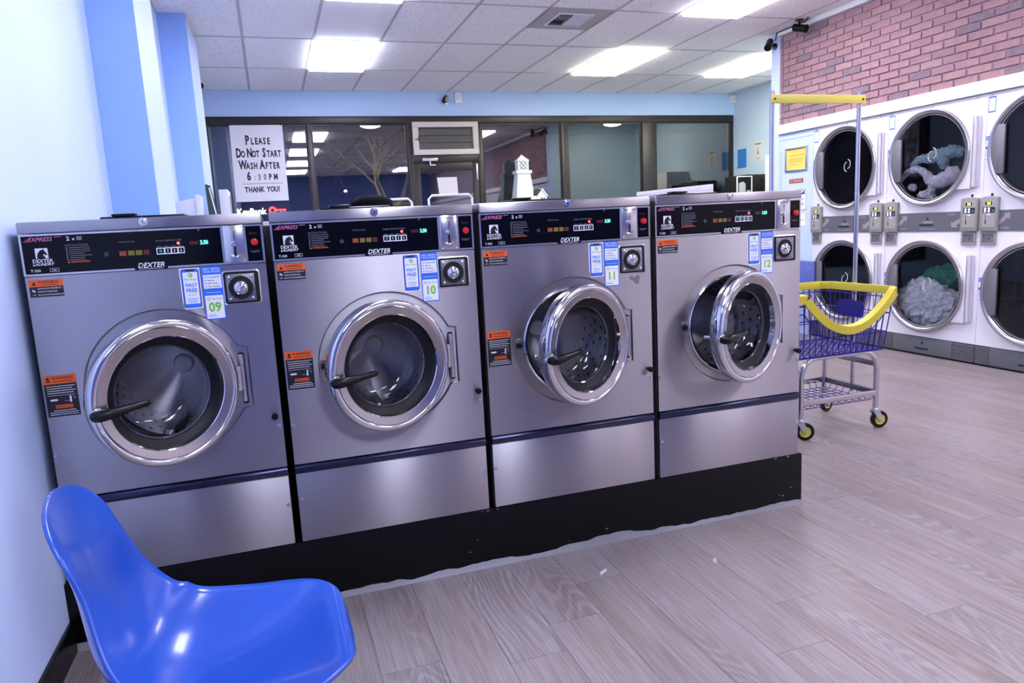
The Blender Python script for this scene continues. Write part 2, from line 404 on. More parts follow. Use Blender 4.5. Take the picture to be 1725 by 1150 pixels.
# shop front: five windows, door, transom vent
fr = MB(); Y0, Y1 = YB-0.035, YB+0.06
fr.box(0.08, 7.425, Y0, Y1, 2.597, 2.69)
for a, b_ in ((0.08, 0.10), (1.235, 1.30), (2.483, 2.55), (3.425, 3.495), (4.637, 4.736), (5.889, 6.12), (7.40, 7.425)): fr.box(a, b_, Y0, Y1, 0.3, 2.597)
for a, b_ in ((0.10, 1.235), (1.30, 2.483), (3.495, 4.637), (4.736, 5.889), (6.12, 7.40)): fr.box(a, b_, Y0, Y1, 0.30, 0.38)
fr.box(2.55, 3.425, Y0, Y1, 2.10, 2.20)
struct(fr.build('trim_3', FRAMEB, bevel=0.004))
for n_, (a, b_) in enumerate(((0.10, 1.235), (1.30, 2.483), (3.495, 4.637), (4.736, 5.889), (6.12, 7.40))):
    f = MB()
    f.frame(a, b_, 0.381, 2.594, 0.013, YB-0.01, YB+0.03)
    wo = struct(f.build('window_%d' % (n_+1), FRAMEB))
    box('pane', WGLASS, a+0.006, b_-0.006, YB+0.010, YB+0.014, 0.385, 2.59, wo)
# door
d = MB()
for x0, x1, z0, z1 in ((2.552, 2.63, 0.0, 2.10), (3.345, 3.423, 0.0, 2.10), (2.63, 3.345, 2.0, 2.10), (2.63, 3.345, 0.0, 0.22)): d.box(x0, x1, YB-0.02, YB+0.03, z0, z1)
do = struct(d.build('door_1', FRAMEB, bevel=0.003))
box('pane', WGLASS, 2.63, 3.345, YB+0.004, YB+0.008, 0.22, 2.0, do)
MB().cyl((2.66, YB-0.05, 1.05), (3.31, YB-0.05, 1.05), 0.016).cyl((2.68, YB-0.05, 1.05), (2.68, YB, 1.05), 0.012).cyl((3.29, YB-0.05, 1.05), (3.29, YB, 1.05), 0.012).build('push_bar', ALU, do)
dc = MB().box(2.66, 2.86, YB-0.085, YB-0.036, 2.115, 2.155).build('door_closer', ALU, do, bevel=0.004)
MB().cyl((2.76, YB-0.06, 2.115), (2.76, YB-0.06, 2.07), 0.012).box(2.755, 2.83, YB-0.066, YB-0.054, 2.06, 2.075).build('arm', ALU, dc)
box('hinge', ALU, 3.385, 3.41, YB-0.04, YB-0.02, 1.86, 2.07, do, bevel=0.003)
# transom vent in white frame
tv = thing('transom_vent', 'cream framed louvred glass vent window above the dark door', 'vent', (2.997, YB-0.05, 2.405))
f = MB(); W2, H2 = 0.44, 0.208
f.frame(-W2, W2, -H2, H2, 0.075, -0.012, 0.045, 0.068)
f.build('frame', mat('cream_paint', (0.62, 0.56, 0.50), 0.5), tv, bevel=0.003)
LOUV = mat('smoky_louvre', (0.10, 0.095, 0.09), 0.35)
for k in range(3):
    z = -H2+0.068+0.0905*k
    MB().prism([(0.006, 0.0), (0.012, 0.0), (0.030, 0.088), (0.024, 0.088)], -W2+0.075, W2-0.075, 'yz').build('slat', LOUV, tv, loc=(0, 0, z))
MB().cyl((-0.37, -0.02, -0.03), (-0.37, -0.02, 0.02), 0.006).cyl((-0.42, -0.02, -0.01), (-0.37, -0.02, -0.01), 0.004).build('latch', mat('dark_metal', (0.05, 0.05, 0.05), 0.4, 0.8), tv)

# ------------------------------------------------------------------ ceiling fixtures
PLACE = {(1.234, 4.66): 'blue-white lit ceiling panel in front of the PLEASE DO NOT START sign window',
         (4.284, 4.66): 'lit ceiling panel above the dark mullions, between the air vent and the brick wall',
         (6.114, 4.66): 'lit ceiling panel partly hidden behind the pale blue wall post',
         (4.284, 2.22): 'lit ceiling panel cut by the top edge beside the square air vent'}
for x, y, c in PANELS:
    lab = PLACE.get((x, y)); yy_ = y
    t = thing('ceiling_light', lab or 'lit ceiling panel of the %s column, %s in line counted from the shop windows' % ('left' if x < 2 else 'right', {2.22: 'second', -0.22: 'third', -2.66: 'fourth', -5.10: 'fifth'}[yy_]), 'ceiling light', (x+0.305, y+0.61, 3.0), group='recessed ceiling light panels')
    f = MB()
    f.frame_xy(-0.303, 0.303, -0.608, 0.608, 0.022, -0.006, 0.01)
    f.build('frame', TRIMW, t)
    nm = 'diffuser_%.2f_%.2f' % (c[1], c[2])
    box('diffuser', mat(nm, (0.9, 0.9, 0.9), 0.5, emit=c, es=LIGHT), -0.281, 0.281, -0.586, 0.586, -0.032, 0.004, t)
av = thing('air_vent', 'square grey ceiling air vent with a white and black louvre grille', 'vent', (3.369, 3.745, 3.0))
f = MB()
f.frame_xy(-0.30, 0.30, -0.295, 0.305, 0.14, -0.004, 0.008, 0.12)
f.build('vent_plate', mat('vent_grey', (0.45, 0.43, 0.44), 0.5), av)
f = MB()
f.frame_xy(-0.165, 0.165, -0.18, 0.19, 0.012, -0.012, -0.0045)
f.build('vent_rim', TRIMW, av)
box('vent_duct', HOLE, -0.155, 0.155, -0.17, 0.18, 0.0088, 0.0112, av)
for k in range(5):
    x = -0.125+0.027*k; MB().prism([(x+0.006, 0.008), (x+0.009, 0.008), (x-0.003, -0.010), (x-0.006, -0.010)], -0.166, 0.02).build('slat', TRIMW, av)
for k in range(7):
    x = 0.014+0.022*k; MB().prism([(x-0.010, 0.008), (x-0.007, 0.008), (x+0.012, -0.010), (x+0.009, -0.010)], -0.166, 0.176).build('slat', TRIMW, av)
box('vent_divider', TRIMW, -0.003, 0.003, -0.166, 0.176, -0.010, 0.008, av)

struct(box('wall_gap_blocker', mat('gap_blocker_dark', (0.02, 0.02, 0.022), 0.6), 0.03, 2.72, 0.77, 0.85, 0.0, 1.29))  # unseen dark slab added to keep the gaps between the washers black
# ------------------------------------------------------------------ washing machines
HP = 0.2225; WW = 0.66; WP = 0.6823
pl = thing('washer_plinth', 'long black painted plinth under the washers with a peeling bottom edge', 'plinth', (0, 0, 0))
box('plinth_body', BLACKPAINT, XW+0.001, 2.729, 0.0, 0.76, 0.0, HP-0.001, pl, bevel=0.003)
pk = MB(); n = 150; xs = [XW+0.004+(2.733-XW)*i/n for i in range(n+1)]
vs = []
for x in xs:
    h = 0.018+0.014*noise.noise(Vector((x*3.1, 4.2, 0)))+0.012*noise.noise(Vector((x*9, 1.2, 0)))+0.006*noise.noise(Vector((x*31, 7.7, 0)))
    h = max(0.004, h*(1.15 if x < 2.0 else 0.8)); vs += [(x, -0.010, 0.0005), (x, -0.006, 0.006), (x, -0.0025, h), (x, 0.001, h+0.001)]
fs = [(i*4+k, (i+1)*4+k, (i+1)*4+k+1, i*4+k+1) for i in range(n) for k in range(3)]
tag(pk.add(vs, fs).build('bare_concrete_edge', CONCRETE, pl), 'bare grey edge where the black paint has peeled')
chips = MB(); random.seed(5)
for k in range(15):
    x = random.choice([random.uniform(1.25, 1.36), random.uniform(1.3, 2.7), random.uniform(2.45, 2.68)]); z = random.choice([HP-0.006, HP-0.01, random.uniform(0.03, 0.2)]) if x < 1.4 else random.choice([HP-0.004, random.uniform(0.03, 0.06), random.uniform(0.05, 0.2)])
    s_ = random.uniform(0.002, 0.008); chips.prism([(x-s_, z), (x-s_*0.3, z-s_*0.4), (x+s_*0.9, z-s_*0.2), (x+s_*0.6, z+s_*0.4), (x-s_*0.4, z+s_*0.3)], -0.0008, 0.001)
stuff(chips.build('paint_chips', CONCRETE, pl))

CX, CZ, RO = 0.34, 0.81-HP, 0.232            # door recess centre
def Z(z): return z-HP
def outline(th):
    c, s_ = math.cos(th), math.sin(th); r = RO
    zt, zb, xr = 0.095, -0.102, 0.237
    if c > 0:
        rr = xr/c
        if zb <= rr*s_ <= zt: r = max(r, rr)
        elif s_ > 0 and zt/s_*c <= xr and zt/s_ > RO: r = max(r, min(zt/s_, 0.27))
        elif s_ < 0 and zb/s_*c <= xr and zb/s_ > RO: r = max(r, min(zb/s_, 0.27))
    return r
def make_washer():
    t = thing('washing_machine', '', 'washing machine', (0, 0, HP), group='stainless front-load washing machines')
    # cabinet shell
    c = MB(); c.box(0, 0.004, 0.012, 0.70, 0.0, Z(1.284)); c.box(WW-0.004, WW, 0.012, 0.70, 0.0, Z(1.284)); c.box(0, WW, 0.69, 0.70, 0, Z(1.284)); c.box(0, WW, 0.012, 0.70, 0, 0.006)
    c.build('cabinet', CABDARK, t)
    box('lid', STEEL, 0, WW, -0.005, 0.70, Z(1.2865), Z(1.319), t, bevel=0.004)
    lk = MB().lathe([(0.0, -0.014), (0.007, -0.014), (0.0085, -0.012), (0.0085, -0.010), (0.012, -0.010), (0.0135, -0.008), (0.0135, -0.004)], (0.327, 0, Z(1.306)), n=24).build('lid_lock', CHROME, t)
    MB().box(0.3258, 0.3282, -0.0148, -0.0138, Z(1.3015), Z(1.3105)).build('keyhole', HOLE, lk)
    sl = MB().box(0.17, 0.42, 0.22, 0.46, Z(1.319), Z(1.333)).build('soap_dispenser_lid', BLACKP, t, bevel=0.004)
    MB().box(0.205, 0.275, 0.215, 0.26, Z(1.3335), Z(1.341)).build('lid_grip', BLACKP, sl, bevel=0.002)
    # fascia
    f = MB(); f.frame(0, WW, Z(1.1655), Z(1.2845), 0.0058, 0.0, 0.02, 0.0055); f.box(0.5362, 0.544, 0.0005, 0.0195, Z(1.1711), Z(1.2789)); f.box(0.602, 0.6088, 0.0005, 0.0195, Z(1.1711), Z(1.2789)); f.box(0, WW, 0.0205, 0.03, Z(1.1655), Z(1.2845))
    f.build('fascia_frame', STEELP, t)
    p = box('control_panel', BLACKG, 0.006, 0.536, 0.002, 0.02, Z(1.1715), Z(1.2805), t)
    Y = 0.0016
    a = MB(); text(a, 'EXPRESS', 0.020, Z(1.2635), 0.0165, Y, 0.012, 0.45, 1.0)
    for k in range(3): a.prism([(0.010+0.004*k, Z(1.2630+0.0035*k)), (0.022, Z(1.2630+0.0035*k)), (0.0225, Z(1.2641+0.0035*k)), (0.0105+0.004*k, Z(1.2641+0.0035*k))], Y, Y+0.0004)
    a.prism([(0.09, Z(1.2735)), (0.108, Z(1.2745)), (0.107, Z(1.2755)), (0.09, Z(1.2755))], Y, Y+0.0004)
    tag(a.build('express_lettering', PINK, p, smooth=0), 'pink slanted EXPRESS lettering')
    a = MB(); text(a, '2', 0.119, Z(1.2625), 0.0165, Y, 0.02); text(a, 'x', 0.134, Z(1.263), 0.012, Y, 0.02)
    # logo: white square with a dark horse head, name below
    q(a, 0.036, 0.068, Z(1.2150), Z(1.2440), Y, 0.0003)
    text(a, 'DEXTER', 0.052, Z(1.2035), 0.0135, Y, 0.015, 0.0, 1.05, 'CENTER'); text(a, 'LAUNDRY', 0.052, Z(1.1945), 0.0105, Y, 0.02, 0.3, 1.1, 'CENTER')
    text(a, 'T-350', 0.018, Z(1.1765), 0.0105, Y, 0.01)
    for x0, x1, z0, z1 in ((0.067, 0.09, 1.1755, 1.1762), (0.067, 0.09, 1.1848, 1.1855), (0.067, 0.0677, 1.1755, 1.1855), (0.0893, 0.09, 1.1755, 1.1855)): q(a, x0, x1, Z(z0), Z(z1), Y)
    text(a, 'USA', 0.0785, Z(1.178), 0.0065, Y, 0.01, align='CENTER')
    # temperature selector frame
    for x0, x1 in ((0.352, 0.3545), (0.3725, 0.3765), (0.391, 0.395), (0.4095, 0.4135), (0.4275, 0.430)): q(a, x0, x1, Z(1.2095), Z(1.2265), Y)
    q(a, 0.352, 0.430, Z(1.2245), Z(1.2275), Y); q(a, 0.352, 0.430, Z(1.2075), Z(1.2105), Y)
    for x in (0.3835, 0.402, 0.420): q(a, x-0.0012, x+0.0012, Z(1.2135), Z(1.2215), Y)
    a.build('white_print', PRINTW, p, smooth=0)
    a = MB(); a.prism([(x, Z(z)) for x, z in ((0.040, 1.2150), (0.040, 1.221), (0.0415, 1.2285), (0.045, 1.2345), (0.050, 1.2385), (0.0555, 1.2405), (0.0575, 1.2425), (0.0585, 1.239), (0.0605, 1.236), (0.064, 1.2295), (0.066, 1.226), (0.0645, 1.2235), (0.062, 1.2235), (0.0585, 1.2268), (0.0555, 1.2275), (0.0565, 1.2225), (0.0600, 1.2185), (0.061, 1.2150))], 0.0011, 0.0015)
    a.build('horse_head_emblem', HOLE, p, smooth=0)
    a = MB(); q(a, 0.145, 0.159, Z(1.2625), Z(1.2735), Y); text(a, 'INSTRUCTIONS', 0.113, Z(1.2455), 0.0085, Y, 0.0)
    random.seed(2)
    for k in range(7):
        z = 1.2395-0.0058*k; q(a, 0.1145, 0.1175, Z(z), Z(z+0.0042), Y)
        q(a, 0.121, 0.121+random.choice([0.055, 0.06, 0.04, 0.03, 0.066]), Z(z+0.001), Z(z+0.0028), Y)
    text(a, 'WASH CYCLE', 0.253, Z(1.2475), 0.0070, Y); text(a, 'WASH TEMPERATURE', 0.352, Z(1.2455), 0.0075, Y)
    for x in (0.3545, 0.374, 0.393, 0.4125): q(a, x, x+0.013, Z(1.2300), Z(1.2318), Y)
    a.build('grey_print', PRINTG, p, smooth=0)
    a = MB(); a.prism([(0.114, Z(1.1975)), (0.122, Z(1.1975)), (0.118, Z(1.204))], Y, Y+0.0004); q(a, 0.124, 0.174, Z(1.1985), Z(1.2000), Y); q(a, 0.124, 0.170, Z(1.2015), Z(1.2028), Y)
    a.build('orange_print', ORP, p, smooth=0)
    for nm, m, x0, x1 in (('cycle_button', mat('dim_orange', srgb(150, 62, 26), 0.5), 0.252, 0.270), ('cycle_button', YEP, 0.275, 0.292), ('cycle_button', YEP, 0.296, 0.313), ('cycle_button', REP, 0.317, 0.332)):
        MB().box(x0, x1, 0.0006, 0.002, Z(1.2095), Z(1.2235)).build(nm, m, p)
    MB().lathe([(0, 0.0008), (0.006, 0.0008), (0.007, 0.002)], (0.217, 0, Z(1.2165)), n=16).build('start_button', mat('dim_green', (0.01, 0.06, 0.045), 0.4), p)
    MB().lathe([(0, 0.0006), (0.0045, 0.0006), (0.005, 0.002)], (0.3635, 0, Z(1.2175)), n=14).build('cold_button', mat('teal_dot', (0.03, 0.25, 0.17), 0.4), p)
    MB().lathe([(0, -0.001), (0.003, -0.0006), (0.004, 0.002)], (0.4145, 0, Z(1.2385)), n=14).build('indicator_light', LEDR, p)
    q(MB(), 0.445, 0.470, Z(1.232), Z(1.242), Y).build('status_display', mat('dim_red_display', (0.08, 0.004, 0.01), 0.3), p)
    dsp = q(MB(), 0.472, 0.502, Z(1.229), Z(1.2455), Y).build('price_display', mat('display_dark', (0.002, 0.012, 0.010), 0.2), p)
    a = MB(); text(a, '3.50', 0.487, Z(1.2315), 0.0165, 0.0009, 0.03, 0.0, 0.78, 'CENTER'); a.build('digits', LEDG, dsp, smooth=0)
    MB().lathe([(0, 0.0002), (0.0025, 0.0006), (0.003, 0.002)], (0.475, 0, Z(1.2745)), n=10).build('panel_screw', PRINTG, p)
    # name badge overlapping the bottom rail
    bd = box('name_badge', BLACKG, 0.288, 0.378, -0.003, 0.001, Z(1.1648), Z(1.1735), t)
    a = MB(); text(a, 'DEXTER', 0.333, Z(1.1712), 0.0205, -0.0035, 0.02, 0.3, 0.98, 'CENTER'); q(a, 0.300, 0.366, Z(1.1672), Z(1.1684), -0.0035); a.build('badge_lettering', PRINTW, bd, smooth=0)
    # coin drop plate
    cp = box('coin_plate', steel('coin_steel', (0.62, 0.60, 0.62, 1), 0.22, 0.2), 0.5435, 0.6025, -0.004, 0.02, Z(1.1685), Z(1.2840), t, bevel=0.0015)
    MB().box(0.5745, 0.5765, -0.0046, -0.0035, Z(1.2395), Z(1.2650)).build('coin_slot', HOLE, cp)
    MB().box(0.570, 0.577, -0.0046, -0.0035, Z(1.1905), Z(1.2210)).build('lever_slot', HOLE, cp)
    MB().lathe([(0, -0.016), (0.005, -0.0145), (0.0065, -0.010), (0.0055, -0.004)], (0.5665, 0, Z(1.2285)), n=16).cyl((0.5665, -0.012, Z(1.2285)), (0.573, -0.006, Z(1.222)), 0.0035, 8).build('coin_lever', CHROME, cp)
    MB().tube([(0.560, -0.005, Z(1.191)), (0.567, -0.010, Z(1.188)), (0.5735, -0.012, Z(1.187)), (0.580, -0.010, Z(1.188)), (0.587, -0.005, Z(1.191))], 0.0028, 8).build('coin_cup', CHROME, cp)
    for x, z in ((0.548, 1.279), (0.598, 1.279), (0.548, 1.173), (0.598, 1.173)): MB().lathe([(0, -0.0065), (0.0022, -0.006), (0.003, -0.004)], (x, 0, Z(z)), n=10).build('screw', CHROME, cp)
    # stop button panel
    s_ = box('stop_panel', BLACKG, 0.609, 0.653, 0.002, 0.02, Z(1.1715), Z(1.2805), t)
    MB().lathe([(0, -0.012), (0.008, -0.0115), (0.0105, -0.009), (0.0110, 0.002)], (0.632, 0, Z(1.2295)), n=24).build('stop_button', RED, s_)
    a = MB(); text(a, 'START', 0.631, Z(1.253), 0.009, Y, 0.0, 0, 0.9, 'CENTER'); a.build('red_print', REP, s_, smooth=0)
    a = MB(); q(a, 0.617, 0.646, Z(1.2015), Z(1.2028), Y); q(a, 0.620, 0.643, Z(1.1975), Z(1.1988), Y); a.build('small_print', PRINTG, s_, smooth=0)
    # front panel with keyhole-shaped recess
    angs = sorted({2*math.pi*i/128 for i in range(128)} | {math.atan2(z, x) % (2*math.pi) for x, z in ((0.237, 0.095), (0.237, -0.102), (-CX, Z(1.1635)-CZ), (WW-CX, Z(1.1635)-CZ), (-CX, Z(0.494)-CZ), (WW-CX, Z(0.494)-CZ))})
    xl, xr_, zt, zb = -CX+0.001, WW-CX-0.001, Z(1.1635)-CZ, Z(0.494)-CZ
    vs = []; fs = []; K = 6
    for th in angs:
        c_, s2 = math.cos(th), math.sin(th)
        rb = min([v for v in (xr_/c_ if c_ > 1e-6 else 9, xl/c_ if c_ < -1e-6 else 9, zt/s2 if s2 > 1e-6 else 9, zb/s2 if s2 < -1e-6 else 9)])
        r0 = outline(th)
        for r, y in ((rb, 0.012), (rb, 0.0), (r0+0.002, 0.0), (r0, 0.0015), (r0-0.003, 0.008), (0.196, 0.0085)): vs.append((CX+r*c_, y, CZ+r*s2))
    n = len(angs); fs = [(i*K+k, ((i+1) % n)*K+k, ((i+1) % n)*K+k+1, i*K+k+1) for i in range(n) for k in range(K-1)]
    MB().add(vs, fs).build('front_panel', STEEL, t, smooth=25)
    MB().lathe([(0.198, 0.0085), (0.197, 0.003), (0.194, 0.001), (0.190, 0.003), (0.188, 0.02), (0.188, 0.05)], (CX, 0, CZ), n=80).build('opening_rim', CHROME, t)
    MB().lathe([(0.1885, 0.012), (0.183, 0.010), (0.178, 0.016), (0.176, 0.04), (0.182, 0.06)], (CX, 0, CZ), n=64).build('opening_gasket', RUBBER, t)
    lt = MB().lathe([(0, 0.0045), (0.020, 0.0045), (0.023, 0.0085)], (CX-0.200-0.013, 0, CZ+0.004), n=24).build('latch_plate', STEELP, t)
    MB().box(CX-0.226, CX-0.205, -0.002, 0.006, CZ-0.006, CZ+0.012).build('latch_hook', RUBBER, lt, bevel=0.002)
    # drum
    DR = 0.215
    dm = MB(); dm.lathe([(0.180, 0.075), (DR, 0.085), (DR, 0.44)], (CX, 0, CZ), n=64)
    dm.build('drum', drum, t)
    bp = MB(); bp.lathe([(DR, 0.44), (0.19, 0.43), (0.10, 0.405), (0.03, 0.40), (0.0, 0.40)], (CX, 0, CZ), n=64); bpo = bp.build('drum_back', drum, t)
    MB().lathe([(0, 0.385), (0.028, 0.387), (0.034, 0.395), (0.036, 0.41)], (CX, 0, CZ), n=32).build('drum_hub', mat('hub_grey', (0.92, 0.92, 0.95), 0.5, 0.0), bpo)
    h = MB()
    for ring in range(6):
        y = 0.125+0.052*ring
        for k in range(30):
            a = 2*math.pi*(k+0.5*(ring % 2))/30; r = DR-0.0012
            c_, s2 = math.cos(a), math.sin(a); e1 = Vector((-s2, 0, c_)); ctr = Vector((CX+r*c_, y, CZ+r*s2)); pts = [ctr+e1*0.0080*math.cos(u)+Vector((0, 0.0080*math.sin(u), 0)) for u in [2*math.pi*j/8 for j in range(8)]]
            h.add(pts, [tuple(range(8))])
    stuff(h.build('drum_perforations', mat('perforation_dark', (0.03, 0.03, 0.035), 0.6), t, smooth=0))
    for k in range(3):
        a0 = R_(20+120*k); pr = []
        c_, s2 = math.cos(a0), math.sin(a0); e1 = Vector((-s2, 0, c_)); e2 = Vector((-c_, 0, -s2)); o_ = Vector((CX+DR*c_, 0, CZ+DR*s2))
        vs = []
        for y in (0.10, 0.43):
            for u, v in ((-0.03, -0.003), (-0.012, 0.045), (0.012, 0.045), (0.03, -0.003)): vs.append(o_+e1*u+e2*v+Vector((0, y, 0)))
        MB().add(vs, [(0, 1, 2, 3), (7, 6, 5, 4), (0, 4, 5, 1), (1, 5, 6, 2), (2, 6, 7, 3)]).build('drum_lifter', drum, t, bevel=0.004)
    MB().lathe([(0.176, 0.06), (0.225, 0.07), (0.235, 0.10), (0.235, 0.50), (0.0, 0.50)], (CX, 0, CZ), n=48).build('tub', TUB, t)
    # coin box lock plate in a recess
    lx0, lx1, lz0, lz1 = 0.5285, 0.6345, Z(1.0415), Z(1.1425); lcx, lcz = 0.5805, Z(1.0915)
    lf = MB(); outer = rrect(lx0-0.003, lx1+0.003, lz0-0.003, lz1+0.003, 0.010); inner = rrect(lx0+0.001, lx1-0.001, lz0+0.001, lz1-0.001, 0.007)
    n = len(outer); vs = [(x, -0.0005, z) for x, z in outer]+[(x, -0.0025, z) for x, z in inner]+[(x, -0.0008, z) for x, z in inner]
    lf.add(vs, [(i, (i+1) % n, n+(i+1) % n, n+i) for i in range(n)]+[(n+i, n+(i+1) % n, 2*n+(i+1) % n, 2*n+i) for i in range(n)])
    lb = lf.build('lock_recess', STEELP, t)
    MB().prism(inner, -0.0012, -0.0004).build('recess_floor', HOLE, lb, smooth=0)
    lp = MB().prism(rrect(lcx-0.044, lcx+0.041, lcz-0.043, lcz+0.043, 0.004), -0.006, -0.0012).build('lock_plate', mat('lock_dark_steel', (0.25, 0.25, 0.28), 0.3, 1.0), t, bevel=0.001)
    MB().lathe([(0.0375, -0.006), (0.0365, -0.0085), (0.0350, -0.006)], (lcx-0.002, 0, lcz), n=40).build('lock_ring', CHROME, lp)
    MB().lathe([(0.0352, -0.0064), (0.0, -0.0064)], (lcx-0.002, 0, lcz), n=40).build('lock_well', HOLE, lp)
    ld = MB().lathe([(0.0, -0.021), (0.007, -0.021), (0.0085, -0.0200), (0.009, -0.0225), (0.0105, -0.0225), (0.016, -0.019), (0.021, -0.0145), (0.023, -0.007)], (lcx-0.002, 0, lcz), n=36).build('lock_dome', CHROME, lp)
    for dx in (-0.034, 0.031):
        for dz in (-0.034, 0.034): MB().lathe([(0, -0.0105), (0.004, -0.0095), (0.0055, -0.006)], (lcx+dx, 0, lcz+dz), n=14).build('plate_bolt', CHROME, lp)
    # trim bar, lower panel, screws, drain pull
    MB().prism([(0.012, Z(0.4635)), (-0.002, Z(0.4640)), (-0.009, Z(0.4700)), (-0.009, Z(0.4850)), (-0.004, Z(0.4905)), (0.012, Z(0.4915))], 0.0, WW, 'yz').build('trim_bar', DARKTRIM, t, bevel=0.002)
    box('lower_panel', STEEL, 0.001, WW-0.001, 0.0, 0.012, 0.002, Z(0.462), t, bevel=0.001)
    for x, z in ((0.009, 0.629), (0.648, 0.633), (0.010, 0.372), (0.650, 0.362)):
        MB().lathe([(0, -0.004), (0.0035, -0.0038), (0.0045, -0.002), (0.0062, -0.0015), (0.0068, 0.0)], (x, 0, Z(z)), n=14).build('panel_screw', CHROME, t)
    MB().lathe([(0.0, -0.034), (0.008, -0.034), (0.0105, -0.031), (0.0105, -0.016), (0.007, -0.012), (0.007, 0.0)], (0.638, 0, Z(0.672)), n=18).build('drain_pull', BLACKP, t)
    # door: origin on the hinge axis
    dr = MB().lathe([(0.150, -0.002), (0.205, 0.0), (0.2140, -0.0012), (0.2151, -0.0035), (0.2151, -0.0355), (0.2138, -0.0390), (0.2095, -0.0425), (0.2030, -0.0445), (0.1975, -0.0440), (0.1945, -0.0415), (0.1930, -0.0385), (0.1915, -0.0405), (0.1905, -0.0425), (0.1690, -0.0370), (0.1675, -0.0390), (0.1655, -0.0370), (0.1650, -0.028), (0.1640, -0.012)], (-0.2333, 0, 0), n=96).build('door', CHROME, t, loc=(0.5414, -0.0015, Z(0.8102)))
    MB().lathe([(0.1908, -0.0429), (0.1690, -0.0374)], (-0.2333, 0, 0), n=96).build('brushed_ring', SATIN, dr)
    MB().lathe([(0.1655, -0.016), (0.160, -0.014), (0.150, -0.008), (0.141, -0.004), (0.138, 0.004), (0.139, 0.012), (0.155, 0.014)], (-0.2333, 0, 0), n=72).build('door_gasket', RUBBER, dr)
    MB().lathe([(0.1400, 0.0), (0.1355, -0.003), (0.131, 0.004), (0.127, 0.030), (0.121, 0.055), (0.108, 0.070), (0.085, 0.077), (0.0, 0.080)], (-0.2333, 0, 0), n=72).build('door_glass', GLASS, dr)
    MB().lathe([(0.1415, -0.001), (0.138, -0.005), (0.1335, -0.001), (0.1335, 0.003)], (-0.2333, 0, 0), n=72).build('glass_rim', mat('glass_edge', (0.10, 0.10, 0.12), 0.08, 0.6), dr)
    hx, hz = -0.2333-0.196, -0.018
    MB().lathe([(0.0, -0.054), (0.014, -0.054), (0.017, -0.048), (0.018, -0.034), (0.020, -0.030)], (hx, 0, hz), n=24).build('handle_collar', CHROME, dr)
    MB().tube([(hx-0.008, -0.046, hz-0.002), (hx-0.008, -0.056, hz-0.002), (hx-0.002, -0.065, hz-0.001), (hx+0.025, -0.068, hz+0.001), (hx+0.055, -0.067, hz+0.003), (hx+0.09, -0.063, hz+0.006), (hx+0.120, -0.060, hz+0.008), (hx+0.130, -0.058, hz+0.008)], [0.0150, 0.0180, 0.0190, 0.0170, 0.0135, 0.0110, 0.0110, 0.0075], 16, flat=0.9).build('door_handle', BLACKP, dr)
    MB().cyl((hx, 0.002, hz), (hx, 0.028, hz), 0.007, 12).lathe([(0, 0.036), (0.006, 0.036), (0.008, 0.030), (0.006, 0.026)], (hx, 0, hz), n=12).build('latch_bolt', CHROME, dr)
    hg = MB()
    for z0, z1 in ((-0.080, -0.044), (-0.043, 0.036), (0.037, 0.073)): hg.cyl((0.009, -0.010, z0), (0.009, -0.010, z1), 0.0085, 16)
    hg.box(-0.03, 0.008, -0.014, -0.008, -0.043, 0.036)
    hg.build('hinge', STEELP, dr)
    MB().prism(rrect(0.547, 0.565, Z(0.720), Z(0.886), 0.006), 0.004, 0.0078).build('hinge_slot', HOLE, t, smooth=0)
    # stickers
    st = MB().prism([(0.407, Z(1.161)), (0.464, Z(1.161)), (0.464, Z(1.0375)), (0.412, Z(1.0355)), (0.407, Z(1.06))], -0.0008, 0.0).build('phone_sticker', WHITE, t, smooth=0)
    MB().prism(rrect(0.4105, 0.4615, Z(1.0400), Z(1.1585), 0.007), -0.0012, -0.0008).build('phone_outline', NAVY, st, smooth=0)
    MB().prism(rrect(0.4125, 0.4597, Z(1.0415), Z(1.1570), 0.006), -0.0016, -0.0012).build('phone_case', BLUE, st, smooth=0)
    q(MB(), 0.4155, 0.4570, Z(1.0520), Z(1.1485), -0.0020, 0.0004).build('phone_screen', WHITE, st)
    MB().prism([(0.4225, Z(1.1575)), (0.4505, Z(1.1575)), (0.448, Z(1.1520)), (0.425, Z(1.1520))], -0.0020, -0.0016).build('phone_notch', PRINTK, st, smooth=0)
    a = MB(); text(a, 'Pay', 0.4185, Z(1.1245), 0.0085, -0.0024, 0.01, 0.25); text(a, 'FIRST', 0.4365, Z(1.1045), 0.0135, -0.0024, 0.03, 0, 1.05, 'CENTER'); text(a, 'FREE', 0.4365, Z(1.0880), 0.0155, -0.0024, 0.03, 0, 1.0, 'CENTER'); q(a, 0.423, 0.450, Z(1.1008), Z(1.1015), -0.0024)
    for k in range(3): q(a, 0.422+0.002*(k == 2), 0.451-0.003*(k == 2), Z(1.0665-0.0055*k), Z(1.0682-0.0055*k), -0.0024)
    a.build('blue_print', LBLUE, st, smooth=0)
    a = MB(); text(a, 'Range', 0.4330, Z(1.1245), 0.0085, -0.0024, 0.01, 0.25); a.lathe([(0.0035, -0.0024), (0.0065, -0.0024)], (0.4365, 0, Z(1.1395)), n=20); a.prism([(0.4365, Z(1.137)), (0.443, Z(1.137)), (0.443, Z(1.142)), (0.4365, Z(1.142))], -0.0026, -0.0024); q(a, 0.4225, 0.4505, Z(1.0820), Z(1.0828), -0.0024); q(a, 0.424, 0.449, Z(1.0778), Z(1.0790), -0.0024)
    a.build('green_print', GREEN, st, smooth=0)
    sy = MB().box(0.4690, 0.5260, -0.0008, 0.0, Z(0.9985), Z(1.1635)).build('payment_sticker', BLUE, t)
    q(MB(), 0.4720, 0.5235, Z(1.0950), Z(1.1370), -0.0012, 0.0004).build('list_field', WHITE, sy)
